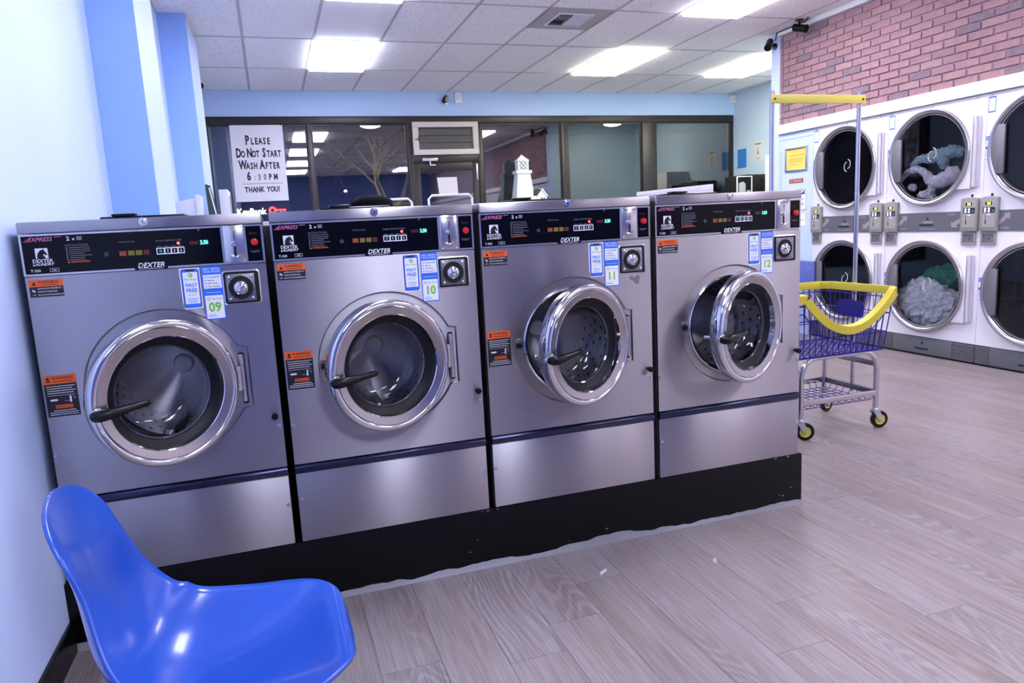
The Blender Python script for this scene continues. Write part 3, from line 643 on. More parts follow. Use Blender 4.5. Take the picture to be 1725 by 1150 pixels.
    q(MB(), 0.4715, 0.5235, Z(1.0015), Z(1.0730), -0.0012, 0.0004).build('number_field', WHITE, sy)
    a = MB(); text(a, 'PAY WITH', 0.4978, Z(1.1505), 0.0110, -0.0012, 0.012, 0, 0.92, 'CENTER'); text(a, 'YOUR PHONE', 0.4978, Z(1.1435), 0.0078, -0.0012, 0.012, 0, 0.98, 'CENTER'); q(a, 0.476, 0.520, Z(1.0815), Z(1.0828), -0.0012); a.build('header_lettering', PRINTW, sy, smooth=0)
    a = MB()
    for k, s2 in enumerate(('Download', 'Sign up', 'Add funds', 'Pay machine')): text(a, s2, 0.4835, Z(1.1275-0.0095*k), 0.0068, -0.0016, 0.01)
    a.build('list_print', PRINTK, sy, smooth=0)
    a = MB()
    for k in range(4): a.disc((0.4785, -0.0016, Z(1.1298-0.0095*k)), 0.0022, n=10)
    text(a, 'Pay', 0.4895, Z(1.0605), 0.0078, -0.0016, 0.01, 0.25)
    q(a, 0.4750, 0.5000, Z(1.0078), Z(1.0100), -0.0016); q(a, 0.475, 0.497, Z(1.014), Z(1.0148), -0.0016)
    a.build('blue_print', LBLUE, sy, smooth=0)
    a = MB(); text(a, 'Range', 0.5020, Z(1.0605), 0.0078, -0.0016, 0.01, 0.25); a.lathe([(0.0028, -0.0016), (0.0052, -0.0016)], (0.4820, 0, Z(1.0630)), n=18); a.disc((0.516, -0.0016, Z(1.1305)), 0.003, n=10); a.build('green_print', GREEN, sy, smooth=0)
    # warning labels
    w1 = MB().box(0.0085, 0.0945, -0.0008, 0.0, Z(1.1045), Z(1.1545)).build('warning_label', STBLACK, t, rot=(0, 0, 0))
    q(MB(), 0.0085, 0.0945, Z(1.1345), Z(1.1545), -0.0012, 0.0004).build('orange_band', ORANGE, w1)
    a = MB(); text(a, 'WARNING', 0.058, Z(1.1440), 0.0110, -0.0016, 0.015, 0, 1.0, 'CENTER'); q(a, 0.035, 0.083, Z(1.1388), Z(1.1403), -0.0016); a.prism([(0.015, Z(1.1385)), (0.0275, Z(1.1385)), (0.02125, Z(1.1495))], -0.0016, -0.0012); a.build('black_print', PRINTK, w1, smooth=0)
    a = MB(); text(a, 'NEVER ALLOW CHILDREN TO', 0.0285, Z(1.1270), 0.0055, -0.0012, 0.01, 0, 0.82); text(a, 'OPERATE THE MACHINE', 0.0285, Z(1.1180), 0.0055, -0.0012, 0.01, 0, 0.82); text(a, 'PLAY IN OR AROUND MACHINE', 0.0285, Z(1.1090), 0.0055, -0.0012, 0.01, 0, 0.82)
    a.prism([(0.0150, Z(1.1265)), (0.0175, Z(1.1275)), (0.0230, Z(1.1185)), (0.0210, Z(1.1175))], -0.0016, -0.0012); a.prism([(0.0145, Z(1.1205)), (0.0235, Z(1.1235)), (0.0230, Z(1.1250)), (0.0140, Z(1.1220))], -0.0016, -0.0012); q(a, 0.0145, 0.0235, Z(1.1105), Z(1.1118), -0.0012)
    a.build('white_print', PRINTW, w1, smooth=0)
    w2 = MB().box(0.0055, 0.0905, -0.0008, 0.0, Z(0.7475), Z(0.8725)).build('handle_warning_label', STBLACK, t)
    q(MB(), 0.0055, 0.0905, Z(0.8465), Z(0.8725), -0.0012, 0.0004).build('orange_band', ORANGE, w2)
    q(MB(), 0.0285, 0.0735, Z(0.7725), Z(0.7825), -0.0012, 0.0004).build('important_band', ORANGE, w2)
    a = MB(); text(a, 'WARNING', 0.055, Z(0.8600), 0.0115, -0.0016, 0.015, 0, 1.0, 'CENTER'); q(a, 0.030, 0.082, Z(0.8525), Z(0.8545), -0.0016); a.lathe([(0.0, -0.0016), (0.0045, -0.0016)], (0.018, 0, Z(0.8625)), n=12); q(a, 0.0125, 0.0235, Z(0.8525), Z(0.8570), -0.0016); text(a, 'IMPORTANT', 0.051, Z(0.7748), 0.0078, -0.0016, 0.01, 0, 0.95, 'CENTER'); a.build('black_print', PRINTK, w2, smooth=0)
    a = MB()
    for k, (x0, x1) in enumerate(((0.010, 0.086), (0.012, 0.078), (0.012, 0.086), (0.012, 0.080))): q(a, x0, x1, Z(0.8385-0.0068*k), Z(0.8402-0.0068*k), -0.0012)
    q(a, 0.010, 0.084, Z(0.8115), Z(0.8122), -0.0012)
    for k, (x0, x1) in enumerate(((0.022, 0.080), (0.011, 0.086), (0.011, 0.086))): q(a, x0, x1, Z(0.7650-0.0060*k), Z(0.7667-0.0060*k), -0.0012)
    a.prism(rrect(0.0165, 0.0365, Z(0.7955), Z(0.8010), 0.0026), -0.0016, -0.0012); a.prism(rrect(0.0675, 0.0725, Z(0.7885), Z(0.8085), 0.0024), -0.0016, -0.0012); a.tube([(0.0765, -0.0014, Z(0.8065)), (0.0815, -0.0014, Z(0.8025)), (0.0825, -0.0014, Z(0.7970))], 0.0005, 4); q(a, 0.053, 0.067, Z(0.7930), Z(0.7936), -0.0012)
    a.build('white_print', PRINTW, w2, smooth=0)
    return t
proto = make_washer()
WL = ['stainless washer with number 09 sticker, beside the left wall behind the blue chair',
      'stainless washer with number 10 sticker, second from the left wall',
      'stainless washer with number 11 sticker, door ajar, grey smudge under its lock plate',
      'stainless washer with number 12 sticker, door ajar, at the open right end']
TH = [30.0, 18.4, 23.1, 21.0]
washers = [proto]+[copy_tree(proto) for _ in range(3)]
for i, (t, nm) in enumerate(zip(washers, ('09', '10', '11', '12'))):
    t.location = (WP*i, 0, HP); t['label'] = WL[i]
    for c in list(t.children):
        k = c.name.split('.')[0]
        if k == 'door': c.rotation_euler = (0, 0, R_(TH[i]))
        if k == 'payment_sticker': text(MB(), nm, 0.4972, Z(1.0235), 0.040, -0.0016, 0.03, 0, 0.92, 'CENTER').build('machine_number', GREEN, c, smooth=0)
        if k == 'coin_plate' and i > 0: text(MB(), 'Quarters Only', 0.573, Z(1.2715), 0.0078, -0.0045, 0.005, 0, 0.92, 'CENTER').build('coin_lettering', PRINTK, c, smooth=0)
        if k == 'handle_warning_label' and i == 3:
            for cc in list(c.children): bpy.data.objects.remove(cc)
            bpy.data.objects.remove(c)
    if i == 2:
        MB().prism([(0.568, Z(1.028)), (0.580, Z(1.031)), (0.588, Z(1.024)), (0.602, Z(1.032)), (0.613, Z(1.027)), (0.610, Z(1.008)), (0.606, Z(0.998)), (0.592, Z(1.000)), (0.585, Z(1.012)), (0.572, Z(1.016))], -0.0004, 0.0).build('smudge', mat('smudge_grey', (0.20, 0.19, 0.20), 0.5, 0.3), t, smooth=0)
cap = thing('knit_cap', 'dark crumpled cloth lying on the lid of washer 10', 'cloth', (WP+0.37, 0.34, 1.3335))
m = MB(); vs = []; fs = []
for i in range(9):
    for j in range(20):
        a = 2*math.pi*j/20; u = i/8*math.pi/2
        p = Vector((0.078*math.cos(a)*math.cos(u*0.98), 0.07*math.sin(a)*math.cos(u*0.98), 0.028*math.sin(u)))
        p += Vector((0, 0, 1))*0.006*noise.noise(p*40)+p.normalized()*0.006*noise.noise(p*55); p.z = max(0, p.z+0.014*(i > 0)); vs.append(p)
for i in range(8):
    for j in range(20): fs.append((i*20+j, i*20+(j+1) % 20, (i+1)*20+(j+1) % 20, (i+1)*20+j))
m.add(vs, fs).build('cloth', mat('dark_knit', (0.003, 0.003, 0.005), 0.95, 0, 0.1), cap)

# ------------------------------------------------------------------ stack dryers
DW = 0.883
def clover(mb, cx, cz, y, s):
    for sg in (-1, 1):
        pts = [(cx+sg*(0.006+0.030*math.sin(u)*1.0)*s, y, cz+sg*0.012*s+0.040*s*math.cos(u)) for u in [math.pi*k/10 for k in range(11)]]
        mb.tube(pts, 0.0032*s, 6)
def make_dryer():
    t = thing('stack_dryer', '', 'dryer', (XR, 3.376, 0), -math.pi/2, 'white stacked tumble dryers')
    # front sheet with two round holes
    holes = ((0.42, 1.594), (0.42, 0.576)); RH = 0.348
    vs = []; fs = []
    for (cx, cz), (z0, z1) in zip(holes, ((1.0925, 1.998), (0.157, 1.0925))):
        xl, xr_, zb, zt = -cx+0.0015, DW-0.0015-cx, z0-cz, z1-cz
        angs = sorted({2*math.pi*i/96 for i in range(96)} | {math.atan2(z, x) % (2*math.pi) for x in (xl, xr_) for z in (zb, zt)}); n = len(angs); o = len(vs)
        for th in angs:
            c_, s2 = math.cos(th), math.sin(th)
            rb = min([v for v in (xr_/c_ if c_ > 1e-6 else 9, xl/c_ if c_ < -1e-6 else 9, zt/s2 if s2 > 1e-6 else 9, zb/s2 if s2 < -1e-6 else 9)])
            for r, y in ((rb, 0.02), (rb, 0.0), (RH, 0.0), (RH, 0.03)): vs.append((cx+r*c_, y, cz+r*s2))
        fs += [(o+i*4+k, o+((i+1) % n)*4+k, o+((i+1) % n)*4+k+1, o+i*4+k+1) for i in range(n) for k in range(3)]
    MB().add(vs, fs).build('front_sheet', ENAMEL, t, smooth=0)
    c = MB(); c.box(0.0015, 0.006, 0.02, 0.9, 0.02, 1.998); c.box(DW-0.006, DW-0.0015, 0.02, 0.9, 0.02, 1.998); c.box(0, DW, 0.88, 0.9, 0.02, 1.998); c.box(0, DW, 0.02, 0.9, 1.99, 1.998); c.box(0, DW, 0.02, 0.9, 0.02, 0.03)
    c.build('cabinet', CABDARK, t)
    # control band between the doors
    bnd = box('control_band', GREYP, 0.138, 0.727, -0.006, 0.0, 1.016, 1.166, t)
    a = MB(); text(a, 'Huebsch', 0.425, 1.083, 0.028, -0.0065, 0.02, 0, 0.95, 'CENTER'); q(a, 0.345, 0.50, 1.0355, 1.0385, -0.0065); text(a, 'START', 0.155, 1.031, 0.022, -0.0065, 0.0, 0, 1.1); text(a, 'START', 0.60, 1.138, 0.022, -0.0065, 0.0, 0, 1.1); a.build('white_print', mat('dim_white_print', (0.40, 0.40, 0.43), 0.5), bnd, smooth=0)
    a = MB(); a.prism([(0.142, 1.060), (0.142, 1.092), (0.185, 1.128), (0.172, 1.141), (0.222, 1.146), (0.222, 1.100), (0.206, 1.112), (0.165, 1.075)], -0.0068, -0.006); a.prism([(0.722, 1.120), (0.722, 1.085), (0.680, 1.062), (0.690, 1.045), (0.640, 1.047), (0.632, 1.090), (0.650, 1.083), (0.690, 1.105)], -0.0068, -0.006); a.build('arrow_marks', ARROW, bnd, smooth=0)
    MB().prism(rrect(0.345, 0.475, 1.060, 1.074, 0.005), -0.0072, -0.006).build('grip_slot', HOLE, bnd, smooth=0)
    MB().lathe([(0, -0.010), (0.008, -0.010), (0.010, -0.006)], (0.420, 0, 1.118), n=14).build('band_lock', HOLE, bnd)
    for x0 in (0.002, 0.727):
        cb = MB().prism([(x0, 1.016), (x0+0.138, 1.016), (x0+0.138, 1.258)]+[(x0+0.138-0.138*k/8, 1.258+0.010*math.sin(math.pi*k/8)) for k in range(1, 8)]+[(x0, 1.258)], -0.028, 0.0).build('coin_box', BEIGEG, t, bevel=0.004)
        box('face_plate', mat('coin_face', (0.33, 0.315, 0.30), 0.45), x0+0.022, x0+0.124, -0.0295, -0.027, 1.046, 1.244, cb)
        ds = q(MB(), x0+0.045, x0+0.095, 1.206, 1.228, -0.0302).build('display', BLACKG, cb); q(MB(), x0+0.058, x0+0.086, 1.208, 1.226, -0.0308).build('lit_digits', LCD, ds)
        kp = q(MB(), x0+0.026, x0+0.121, 1.148, 1.190, -0.0302).build('keypad', mat('keypad_navy', (0.012, 0.014, 0.035), 0.4), cb)
        for bx in (0.045, 0.074):
            for bz in (1.1605, 1.178): MB().lathe([(0, -0.0325), (0.009, -0.032), (0.010, -0.030)], (x0+bx, 0, bz), n=14).build('key', WHITE, kp)
        MB().lathe([(0, -0.0325), (0.006, -0.032), (0.007, -0.030)], (x0+0.106, 0, 1.164), n=12).build('start_key', mat('key_green', (0.05, 0.35, 0.22), 0.4), kp)
        q(MB(), x0+0.062, x0+0.088, 1.132, 1.141, -0.0302).build('white_mark', PRINTW, cb)
        MB().box(x0+0.047, x0+0.050, -0.0302, -0.029, 1.105, 1.132).box(x0+0.046, x0+0.054, -0.0302, -0.029, 1.068, 1.100).build('coin_slots', HOLE, cb)
        MB().lathe([(0, -0.004), (0.009, -0.004), (0.011, 0.0)], (x0+0.071, 0, 1.279), n=16).build('indicator_hole', HOLE, t)
        rt = MB()
        rt.frame(x0+0.004, x0+0.122, 0.915, 1.008, 0.015, -0.014, 0.0)
        rto = rt.build('coin_return', BEIGEG, t, bevel=0.002)
        q(MB(), x0+0.018, x0+0.110, 0.925, 0.992, -0.004, 0.003).build('return_flap', mat('flap_grey', (0.20, 0.20, 0.215), 0.35, 0.4), rto)
        MB().lathe([(0, -0.0055), (0.005, -0.005), (0.006, -0.003)], (x0+0.064, 0, 0.960), n=10).build('flap_lock', HOLE, rto)
    # kick panels
    kd = box('kick_door', GREYK, 0.120, 0.690, -0.006, 0.02, 0.016, 0.152, t, bevel=0.002)
    MB().prism(rrect(0.345, 0.475, 0.052, 0.066, 0.005), -0.0072, -0.006).build('grip_slot', HOLE, kd, smooth=0)
    MB().lathe([(0, -0.010), (0.008, -0.010), (0.010, -0.006)], (0.415, 0, 0.105), n=14).build('kick_lock', HOLE, kd)
    q(MB(), 0.335, 0.50, 0.031, 0.0335, -0.0066).build('white_line', PRINTG, kd)
    for x0, x1 in ((0.002, 0.118), (0.692, DW-0.002)):
        lo = box('louvre_panel', GREYD, x0, x1, -0.002, 0.02, 0.016, 0.152, t)
        for k in range(9): MB().prism([(-0.007, 0.021+0.0145*k), (-0.001, 0.021+0.0145*k), (-0.001, 0.031+0.0145*k)], x0+0.004, x1-0.004, 'yz').build('slat', GREYD, lo)
    box('toe_gap', HOLE, 0.0, DW, 0.012, 0.03, 0.0, 0.016, t)
    # doors
    for di, (cx, cz) in enumerate(holes):
        db = MB(); n = 80; vs = []; fs = []
        pl_ = []
        # round door with a rectangular hinge tab on the right
        ztab, zbt, xt = (0.270, -0.250, 0.385)
        for i in range(n):
            a = 2*math.pi*i/n; pl_.append((0.352*math.cos(a), 0.352*math.sin(a)))
        db.lathe([(0.326, -0.028), (0.354, -0.030), (0.358, -0.024), (0.358, -0.004), (0.33, 0.0)], (cx, 0, cz), n=80)
        dro = db.build('door', ENAMEL, t)
        MB().prism([(0.215, 0.262), (xt-0.01, 0.262), (xt-0.01, -0.262), (0.215, -0.262), (0.31, -0.15), (0.335, 0.0), (0.31, 0.15)], -0.030, -0.004).build('hinge_tab', ENAMEL, dro, loc=(cx, 0, cz), bevel=0.003)
        MB().lathe([(0.362, -0.028), (0.371, -0.036), (0.372, -0.042), (0.369, -0.047), (0.362, -0.049), (0.340, -0.040), (0.336, -0.034), (0.335, -0.028)], (cx, 0, cz), n=96).build('chrome_ring', mat('dryer_ring_steel', (0.50, 0.47, 0.49), 0.28, 1.0), dro)
        MB().lathe([(0.336, -0.031), (0.330, -0.031), (0.327, -0.024), (0.327, -0.01)], (cx, 0, cz), n=80).build('door_gasket', RUBBER, dro)
        gl = MB().lathe([(0.330, -0.026), (0.0, -0.026)], (cx, 0, cz), n=64).build('door_glass', DGLASS, dro)
        a = MB(); clover(a, cx+0.04, cz+0.02, -0.0285, 1.0); a.build('white_loop_mark', mat('loop_white', (0.55, 0.57, 0.58), 0.5), gl)
        # grip plate: circle segment on the left
        seg = [(-0.352*math.cos(u), 0.352*math.sin(u)) for u in [R_(28)*(k/8-1)+R_(0) for k in range(17)]]
        seg = [(-0.338*math.cos(R_(-30+60*k/16)), 0.338*math.sin(R_(-30+60*k/16))) for k in range(17)]
        seg = [(-0.240, -0.169)]+seg+[(-0.240, 0.169)]
        MB().prism(seg, -0.052, -0.034).build('grip_plate', mat('grip_grey', (0.22, 0.21, 0.235), 0.4, 0.5), dro, loc=(cx, 0, cz), bevel=0.002)
        hx = cx+0.375
        hm = MB().box(hx+0.018, hx+0.050, -0.012, -0.004, cz-0.250, cz+0.258)
        hm.cyl((hx+0.022, -0.022, cz-0.250), (hx+0.022, -0.022, cz+0.258), 0.012, 12)
        hm.build('hinge', mat('hinge_grey', (0.62, 0.60, 0.66), 0.35, 0.1), dro)
        MB().lathe([(0.347, 0.02), (0.365, 0.06), (0.365, 0.66), (0.0, 0.66)], (cx, 0, cz), n=48).build('drum', mat('dryer_drum', (0.06, 0.06, 0.075), 0.4, 0.5), t)
    for x in (0.03, 0.42, 0.80): MB().lathe([(0, -0.003), (0.004, -0.003), (0.006, 0)], (x, 0, 1.985), n=8).build('rivet', SATIN, t)
    # payment stickers
    st = MB().prism(rrect(0.008, 0.066, 1.862, 1.973, 0.007), -0.0008, 0.0).build('phone_sticker', BLUE, t, smooth=0)
    q(MB(), 0.013, 0.061, 1.872, 1.962, -0.0012, 0.0004).build('phone_screen', WHITE, st)
    a = MB(); text(a, 'FIRST', 0.037, 1.918, 0.013, -0.0016, 0.0, 0, 1.0, 'CENTER'); text(a, 'FREE', 0.037, 1.903, 0.013, -0.0016, 0.0, 0, 1.0, 'CENTER'); a.build('blue_print', LBLUE, st, smooth=0)
    for z in (1.532, 0.502):
        sy = MB().box(0.0018, 0.058, -0.0008, 0.0, z, z+0.166).build('payment_sticker', BLUE, t)
        q(MB(), 0.0035, 0.056, z+0.093, z+0.137, -0.0012, 0.0004).build('list_field', WHITE, sy); q(MB(), 0.0035, 0.056, z+0.003, z+0.075, -0.0012, 0.0004).build('number_field', WHITE, sy)
        a = MB(); text(a, 'PAY WITH', 0.029, z+0.152, 0.011, -0.0012, 0.012, 0, 0.92, 'CENTER'); text(a, 'YOUR PHONE', 0.029, z+0.143, 0.0078, -0.0012, 0.012, 0, 0.98, 'CENTER'); a.build('header_lettering', PRINTW, sy, smooth=0)
    return t
dry = make_dryer()
dryers = [dry]+[copy_tree(dry) for _ in range(2)]
DL = ['white stacked dryer next to the blue service panel, both doors empty behind the cart pole',
      'white stacked dryer holding laundry behind both round doors',
      'white stacked dryer with tags 21 and 22, cut off by the picture edge']
NUM = [(None, None), ('19', None), ('21', '22')]
for i, t in enumerate(dryers):
    t.location = (XR, 3.376-DW*i, 0); t['label'] = DL[i]; k = 0
    for c in sorted([c for c in t.children if c.name.startswith('payment_sticker')], key=lambda o: -o.data.vertices[4].co.z):
        if NUM[i][k]: text(MB(), NUM[i][k], 0.029, (1.532, 0.502)[k]+0.026, 0.040, -0.0016, 0.03, 0, 0.92, 'CENTER').build('machine_number', GREEN, c, smooth=0)
        k += 1

# laundry in the middle dryer
def cloth_mat(name, c, rough=0.9):
    m = mat(name, c, rough); n = noise_tex(m, 40, 4); N, L, b = nodes(m)
    r = ramp(m, n.outputs['Fac'], [(0.35, tuple(x*0.75 for x in c[:3])), (0.65, tuple(min(1, x*1.08) for x in c[:3]))]); L.new(r.outputs[0], b.inputs['Base Color']); n2 = noise_tex(m, 26, 3); n2.inputs['Distortion'].default_value = 2.5; bump(m, n2.outputs['Fac'], 0.9, 0.02); return m
def rid(p, f, s): return 2*(1-abs(noise.noise(p*f+Vector((s, s*2, s*3)))))**3-1
def bundle(name, label, ctr, rad, seed, m, amp=0.02, freq=14, cat='laundry', flat=None):
    bm = bmesh.new(); bmesh.ops.create_icosphere(bm, subdivisions=5, radius=1)
    for v in bm.verts:
        p = v.co.copy(); d = p.normalized(); w_ = Vector((p.x*rad[0], p.y*rad[1], p.z*rad[2]))
        k = amp*(rid(w_, freq, seed)*0.7+rid(w_, freq*2.1, seed+3)*0.35)+amp*1.2*noise.noise(w_*freq*0.35+Vector((seed, 0, 0)))
        v.co = w_+d*k
        if flat is not None and v.co.z < flat: v.co.z = flat+(v.co.z-flat)*0.15
    me = bpy.data.meshes.new(name); bm.to_mesh(me); bm.free()
    for p in me.polygons: p.use_smooth = True
    me.materials.append(m); o = bpy.data.objects.new(name, me); COL.objects.link(o); o.location = ctr
    return tag(o, label, cat)
def strip(name, label, paths, seed, m, freq=22, amp=0.012):
    mb = MB()
    for path, rad in paths:
        P = [Vector(p) for p in path]; N_ = 40; pts = []; rr = []
        for i in range(N_+1):
            u = i/N_*(len(P)-1); a = min(int(u), len(P)-2); f = u-a
            p0, p1, p2, p3 = P[max(a-1, 0)], P[a], P[a+1], P[min(a+2, len(P)-1)]
            pts.append(0.5*((2*p1)+(p2-p0)*f+(2*p0-5*p1+4*p2-p3)*f*f+(3*p1-p0-3*p2+p3)*f**3)); rr.append(rad[a]*(1-f)+rad[a+1]*f)
        mb.tube(pts, rr, 22)
    o = mb.build(name, m)
    for v in o.data.vertices:
        d = v.normal; v.co += d*(amp*(rid(v.co, freq, seed)*0.8+rid(v.co, freq*2.3, seed)*0.4)-amp*0.4)
    for p in o.data.polygons: p.use_smooth = True
    return tag(o, label, 'laundry')
Yd = 3.376-DW
def D(lx, z, dep): return (XR+dep, Yd-lx, z)
TEAL = cloth_mat('pale_teal_cloth', (0.42, 0.60, 0.66, 1)); LILAC = cloth_mat('lilac_white_cloth', (0.88, 0.83, 0.92, 1)); WHT = cloth_mat('white_cloth', (0.92, 0.93, 0.96, 1)); DKC = cloth_mat('dark_grey_cloth', (0.03, 0.028, 0.032, 1)); GRNC = cloth_mat('green_cloth', (0.02, 0.24, 0.14, 1)); PALE = cloth_mat('pale_blue_grey_cloth', (0.80, 0.85, 0.90, 1))
strip('shirt', 'pale teal shirt lying across the upper load of the middle dryer', [([D(0.185, 1.557, 0.070), D(0.270, 1.597, 0.060), D(0.350, 1.597, 0.060), D(0.440, 1.612, 0.080), D(0.520, 1.632, 0.120), D(0.580, 1.612, 0.160)], [0.015, 0.035, 0.04, 0.055, 0.05, 0.04]), ([D(0.445, 1.612, 0.070), D(0.490, 1.552, 0.060), D(0.500, 1.502, 0.060)], [0.05, 0.04, 0.02])], 2.0, TEAL)
strip('towel', 'lilac white towel draped through the middle of the upper load', [([D(0.085, 1.442, 0.050), D(0.155, 1.497, 0.050), D(0.255, 1.517, 0.050), D(0.335, 1.477, 0.050), D(0.405, 1.412, 0.050), D(0.480, 1.412, 0.060), D(0.550, 1.442, 0.080), D(0.590, 1.482, 0.120)], [0.02, 0.028, 0.03, 0.032, 0.045, 0.06, 0.075, 0.05])], 5.0, LILAC)
strip('sock', 'small white sock bundle at the bottom of the upper load', [([D(0.195, 1.392, 0.050), D(0.215, 1.372, 0.050), D(0.245, 1.362, 0.050)], [0.02, 0.028, 0.015]), ], 7.0, WHT)
strip('white_shirt', 'white crumpled shirt below the lilac towel', [([D(0.400, 1.392, 0.060), D(0.395, 1.342, 0.050), D(0.355, 1.307, 0.050), D(0.295, 1.312, 0.050)], [0.025, 0.032, 0.038, 0.03]), ([D(0.355, 1.297, 0.050), D(0.410, 1.284, 0.060)], [0.03, 0.02])], 9.0, WHT)
bundle('dark_laundry', 'dark grey clothes at the bottom of the upper load', D(0.24, 1.40, 0.30), (0.15, 0.16, 0.10), 4, DKC, 0.02, 16)
bundle('bed_sheet', 'pale grey crumpled bed sheet filling the lower drum of the middle dryer', D(0.345, 0.425, 0.10), (0.085, 0.275, 0.190), 8, PALE, 0.034, 17)
bundle('green_blanket', 'dark green blanket lying behind the pale sheet', D(0.44, 0.640, 0.20), (0.085, 0.20, 0.095), 3, GRNC, 0.022, 13)

# signs on the service panel
sg = thing('notice_frame', 'yellow typed notice in a grey metal frame beside the dryers', 'notice', (XR, 3.612, 1.738), -math.pi/2)
f = MB()
f.frame(-0.158, 0.158, -0.118, 0.118, 0.021, -0.014, 0.0)
f.build('frame', ALU, sg, bevel=0.003)
box('paper', mat('yellow_paper', srgb(238, 208, 98), 0.6), -0.137, 0.137, -0.005, -0.001, -0.099, 0.099, sg)
a = MB()
for z, x0, x1 in ((0.072, -0.055, 0.06), (0.042, -0.10, 0.11), (0.031, -0.10, 0.115), (0.004, -0.10, 0.10), (-0.007, -0.10, 0.105), (-0.018, -0.10, 0.07), (-0.030, -0.10, 0.09), (-0.052, -0.10, 0.03)): q(a, x0, x1, z, z+0.003, -0.0056)
a.build('typed_lines', mat('typed_grey', srgb(150, 125, 70), 0.6), sg)
ns = box('no_smoking_sign', mat('sign_red', srgb(165, 48, 52), 0.4), -0.099, 0.099, -0.004, 0.0, -0.019, 0.019, None); ns.location = (XR, 3.614, 1.528); ns.rotation_euler = (0, 0, -math.pi/2)
tag(ns, 'small red NO SMOKING sign under the yellow notice', 'sign'); text(MB(), 'NO SMOKING', 0.0, -0.011, 0.031, -0.0045, 0.015, 0, 0.86, 'CENTER').build('sign_lettering', mat('sign_cream', srgb(225, 190, 185), 0.5), ns, smooth=0)
def rule_sign(name, label, yc, zc, hw, hh, mborder, lines, mtext, size):
    s_ = thing(name, label, 'sign', (XR, yc, zc), -math.pi/2)
    MB().prism(rrect(-hw, hw, -hh, hh, 0.014), -0.003, 0.0).build('backing', WHITE, s_, smooth=0)
    o = rrect(-hw+0.004, hw-0.004, -hh+0.004, hh-0.004, 0.012); i_ = rrect(-hw+0.010, hw-0.010, -hh+0.010, hh-0.010, 0.008); n = len(o)
    MB().add([(x, -0.0036, z) for x, z in o]+[(x, -0.0036, z) for x, z in i_], [(k, (k+1) % n, n+(k+1) % n, n+k) for k in range(n)]).build('border', mborder, s_)
    a = MB()
    for tx, x, z in lines: text(a, tx, x, z, size, -0.0036, 0.0, 0, 0.9, 'RIGHT')
    a.build('sign_lettering', mtext, s_, smooth=0); return s_
s1 = rule_sign('rules_sign', 'white sign with dark border and blue mark at the washer end', 3.60, 1.340, 0.138, 0.104, mat('border_blue', srgb(90, 100, 160), 0.5), [('For', 0.105, -0.005, ), ('age', 0.105, -0.05)], mat('sign_text', srgb(60, 60, 95), 0.5), 0.04)
MB().prism([(0.062, 0.052), (0.112, 0.052), (0.112, 0.085), (0.090, 0.085), (0.090, 0.068), (0.062, 0.068)], -0.0045, -0.003).build('blue_mark', mat('mark_blue', srgb(40, 50, 150), 0.5), s1)
rule_sign('warning_sign', 'white sign with a thin red border below the rules sign', 3.60, 1.147, 0.132, 0.072, mat('border_red', srgb(225, 160, 160), 0.5), [('for', 0.10, -0.014)], mat('sign_text_red', srgb(190, 110, 120), 0.5), 0.034)
# blue speckled bin against the panel
SPK = mat('blue_speckled_laminate', srgb(70, 95, 195), 0.6); ns_ = noise_tex(SPK, 130, 2); rs = ramp(SPK, ns_.outputs['Fac'], [(0.36, srgb(62, 76, 150)), (0.55, srgb(88, 104, 175)), (0.68, srgb(150, 160, 212))]); SPK.node_tree.links.new(rs.outputs[0], nodes(SPK)[2].inputs['Base Color'])
bb = thing('bench', 'blue speckled bench back standing in front of the dryer end panel', 'bench', (XR-0.24, 3.42, 0))
box('backrest', SPK, 0.16, 0.185, -0.155, 0.40, 0.50, 0.745, bb, bevel=0.006)
box('seat', SPK, -0.16, 0.15, -0.155, 0.40, 0.40, 0.425, bb, bevel=0.006)
for x in (-0.13, 0.165):
    for y in (-0.10, 0.35): MB().cyl((x, y, 0), (x, y, 0.52 if x > 0 else 0.40), 0.011, 10).build('leg', FRAMECH, bb)

# ------------------------------------------------------------------ laundry cart
ct = thing('laundry_cart', 'laundry cart with blue wire basket, yellow rim and chrome hanging rail', 'laundry cart', (3.565, 0.90, 0))
X0, X1, YA, YBk = -0.252, 0.262, -0.20, 0.20
def leg_path(y, zt=0.448, r=0.10):
    P = [(X0, y, 0.10), (X0, y, zt-r)]
    P += [(X0+r-r*math.cos(R_(a)), y, zt-r+r*math.sin(R_(a))) for a in (18, 36, 54, 72, 90)]
    P += [(X1-r+r*math.sin(R_(a)), y, zt-r+r*math.cos(R_(a))) for a in (0, 18, 36, 54, 72, 90)]
    P += [(X1, y, 0.10)]
    return P
MB().tube(leg_path(YA), 0.0155, 10).build('front_frame', FRAMECH, ct); MB().tube(leg_path(YBk), 0.0155, 10).build('rear_frame', FRAMECH, ct)
for x in (X0, X1):
    box('side_rail', mat('dark_chrome', (0.22, 0.21, 0.24), 0.2, 1.0), x-0.006, x+0.006, YA+0.01, YBk-0.01, 0.355, 0.385, ct, bevel=0.002)
    box('lower_rail', mat('dark_chrome'), x-0.006, x+0.006, YA+0.01, YBk-0.01, 0.190, 0.222, ct, bevel=0.002)
for y in (YA-0.012, YBk+0.002): box('cross_rail', FRAMECH, X0, X1, y, y+0.010, 0.190, 0.222, ct, bevel=0.002)
sh = MB()
def wire(mb, a, b_, r=0.0027): mb.cyl(a, b_, r, 5)
for k in range(11):
    x = X0+0.02+(X1-X0-0.04)*k/10; sh.tube([(x, YA-0.002, 0.20), (x, YA+0.012, 0.165), (x, YBk-0.012, 0.165), (x, YBk, 0.20)], 0.0022, 5)
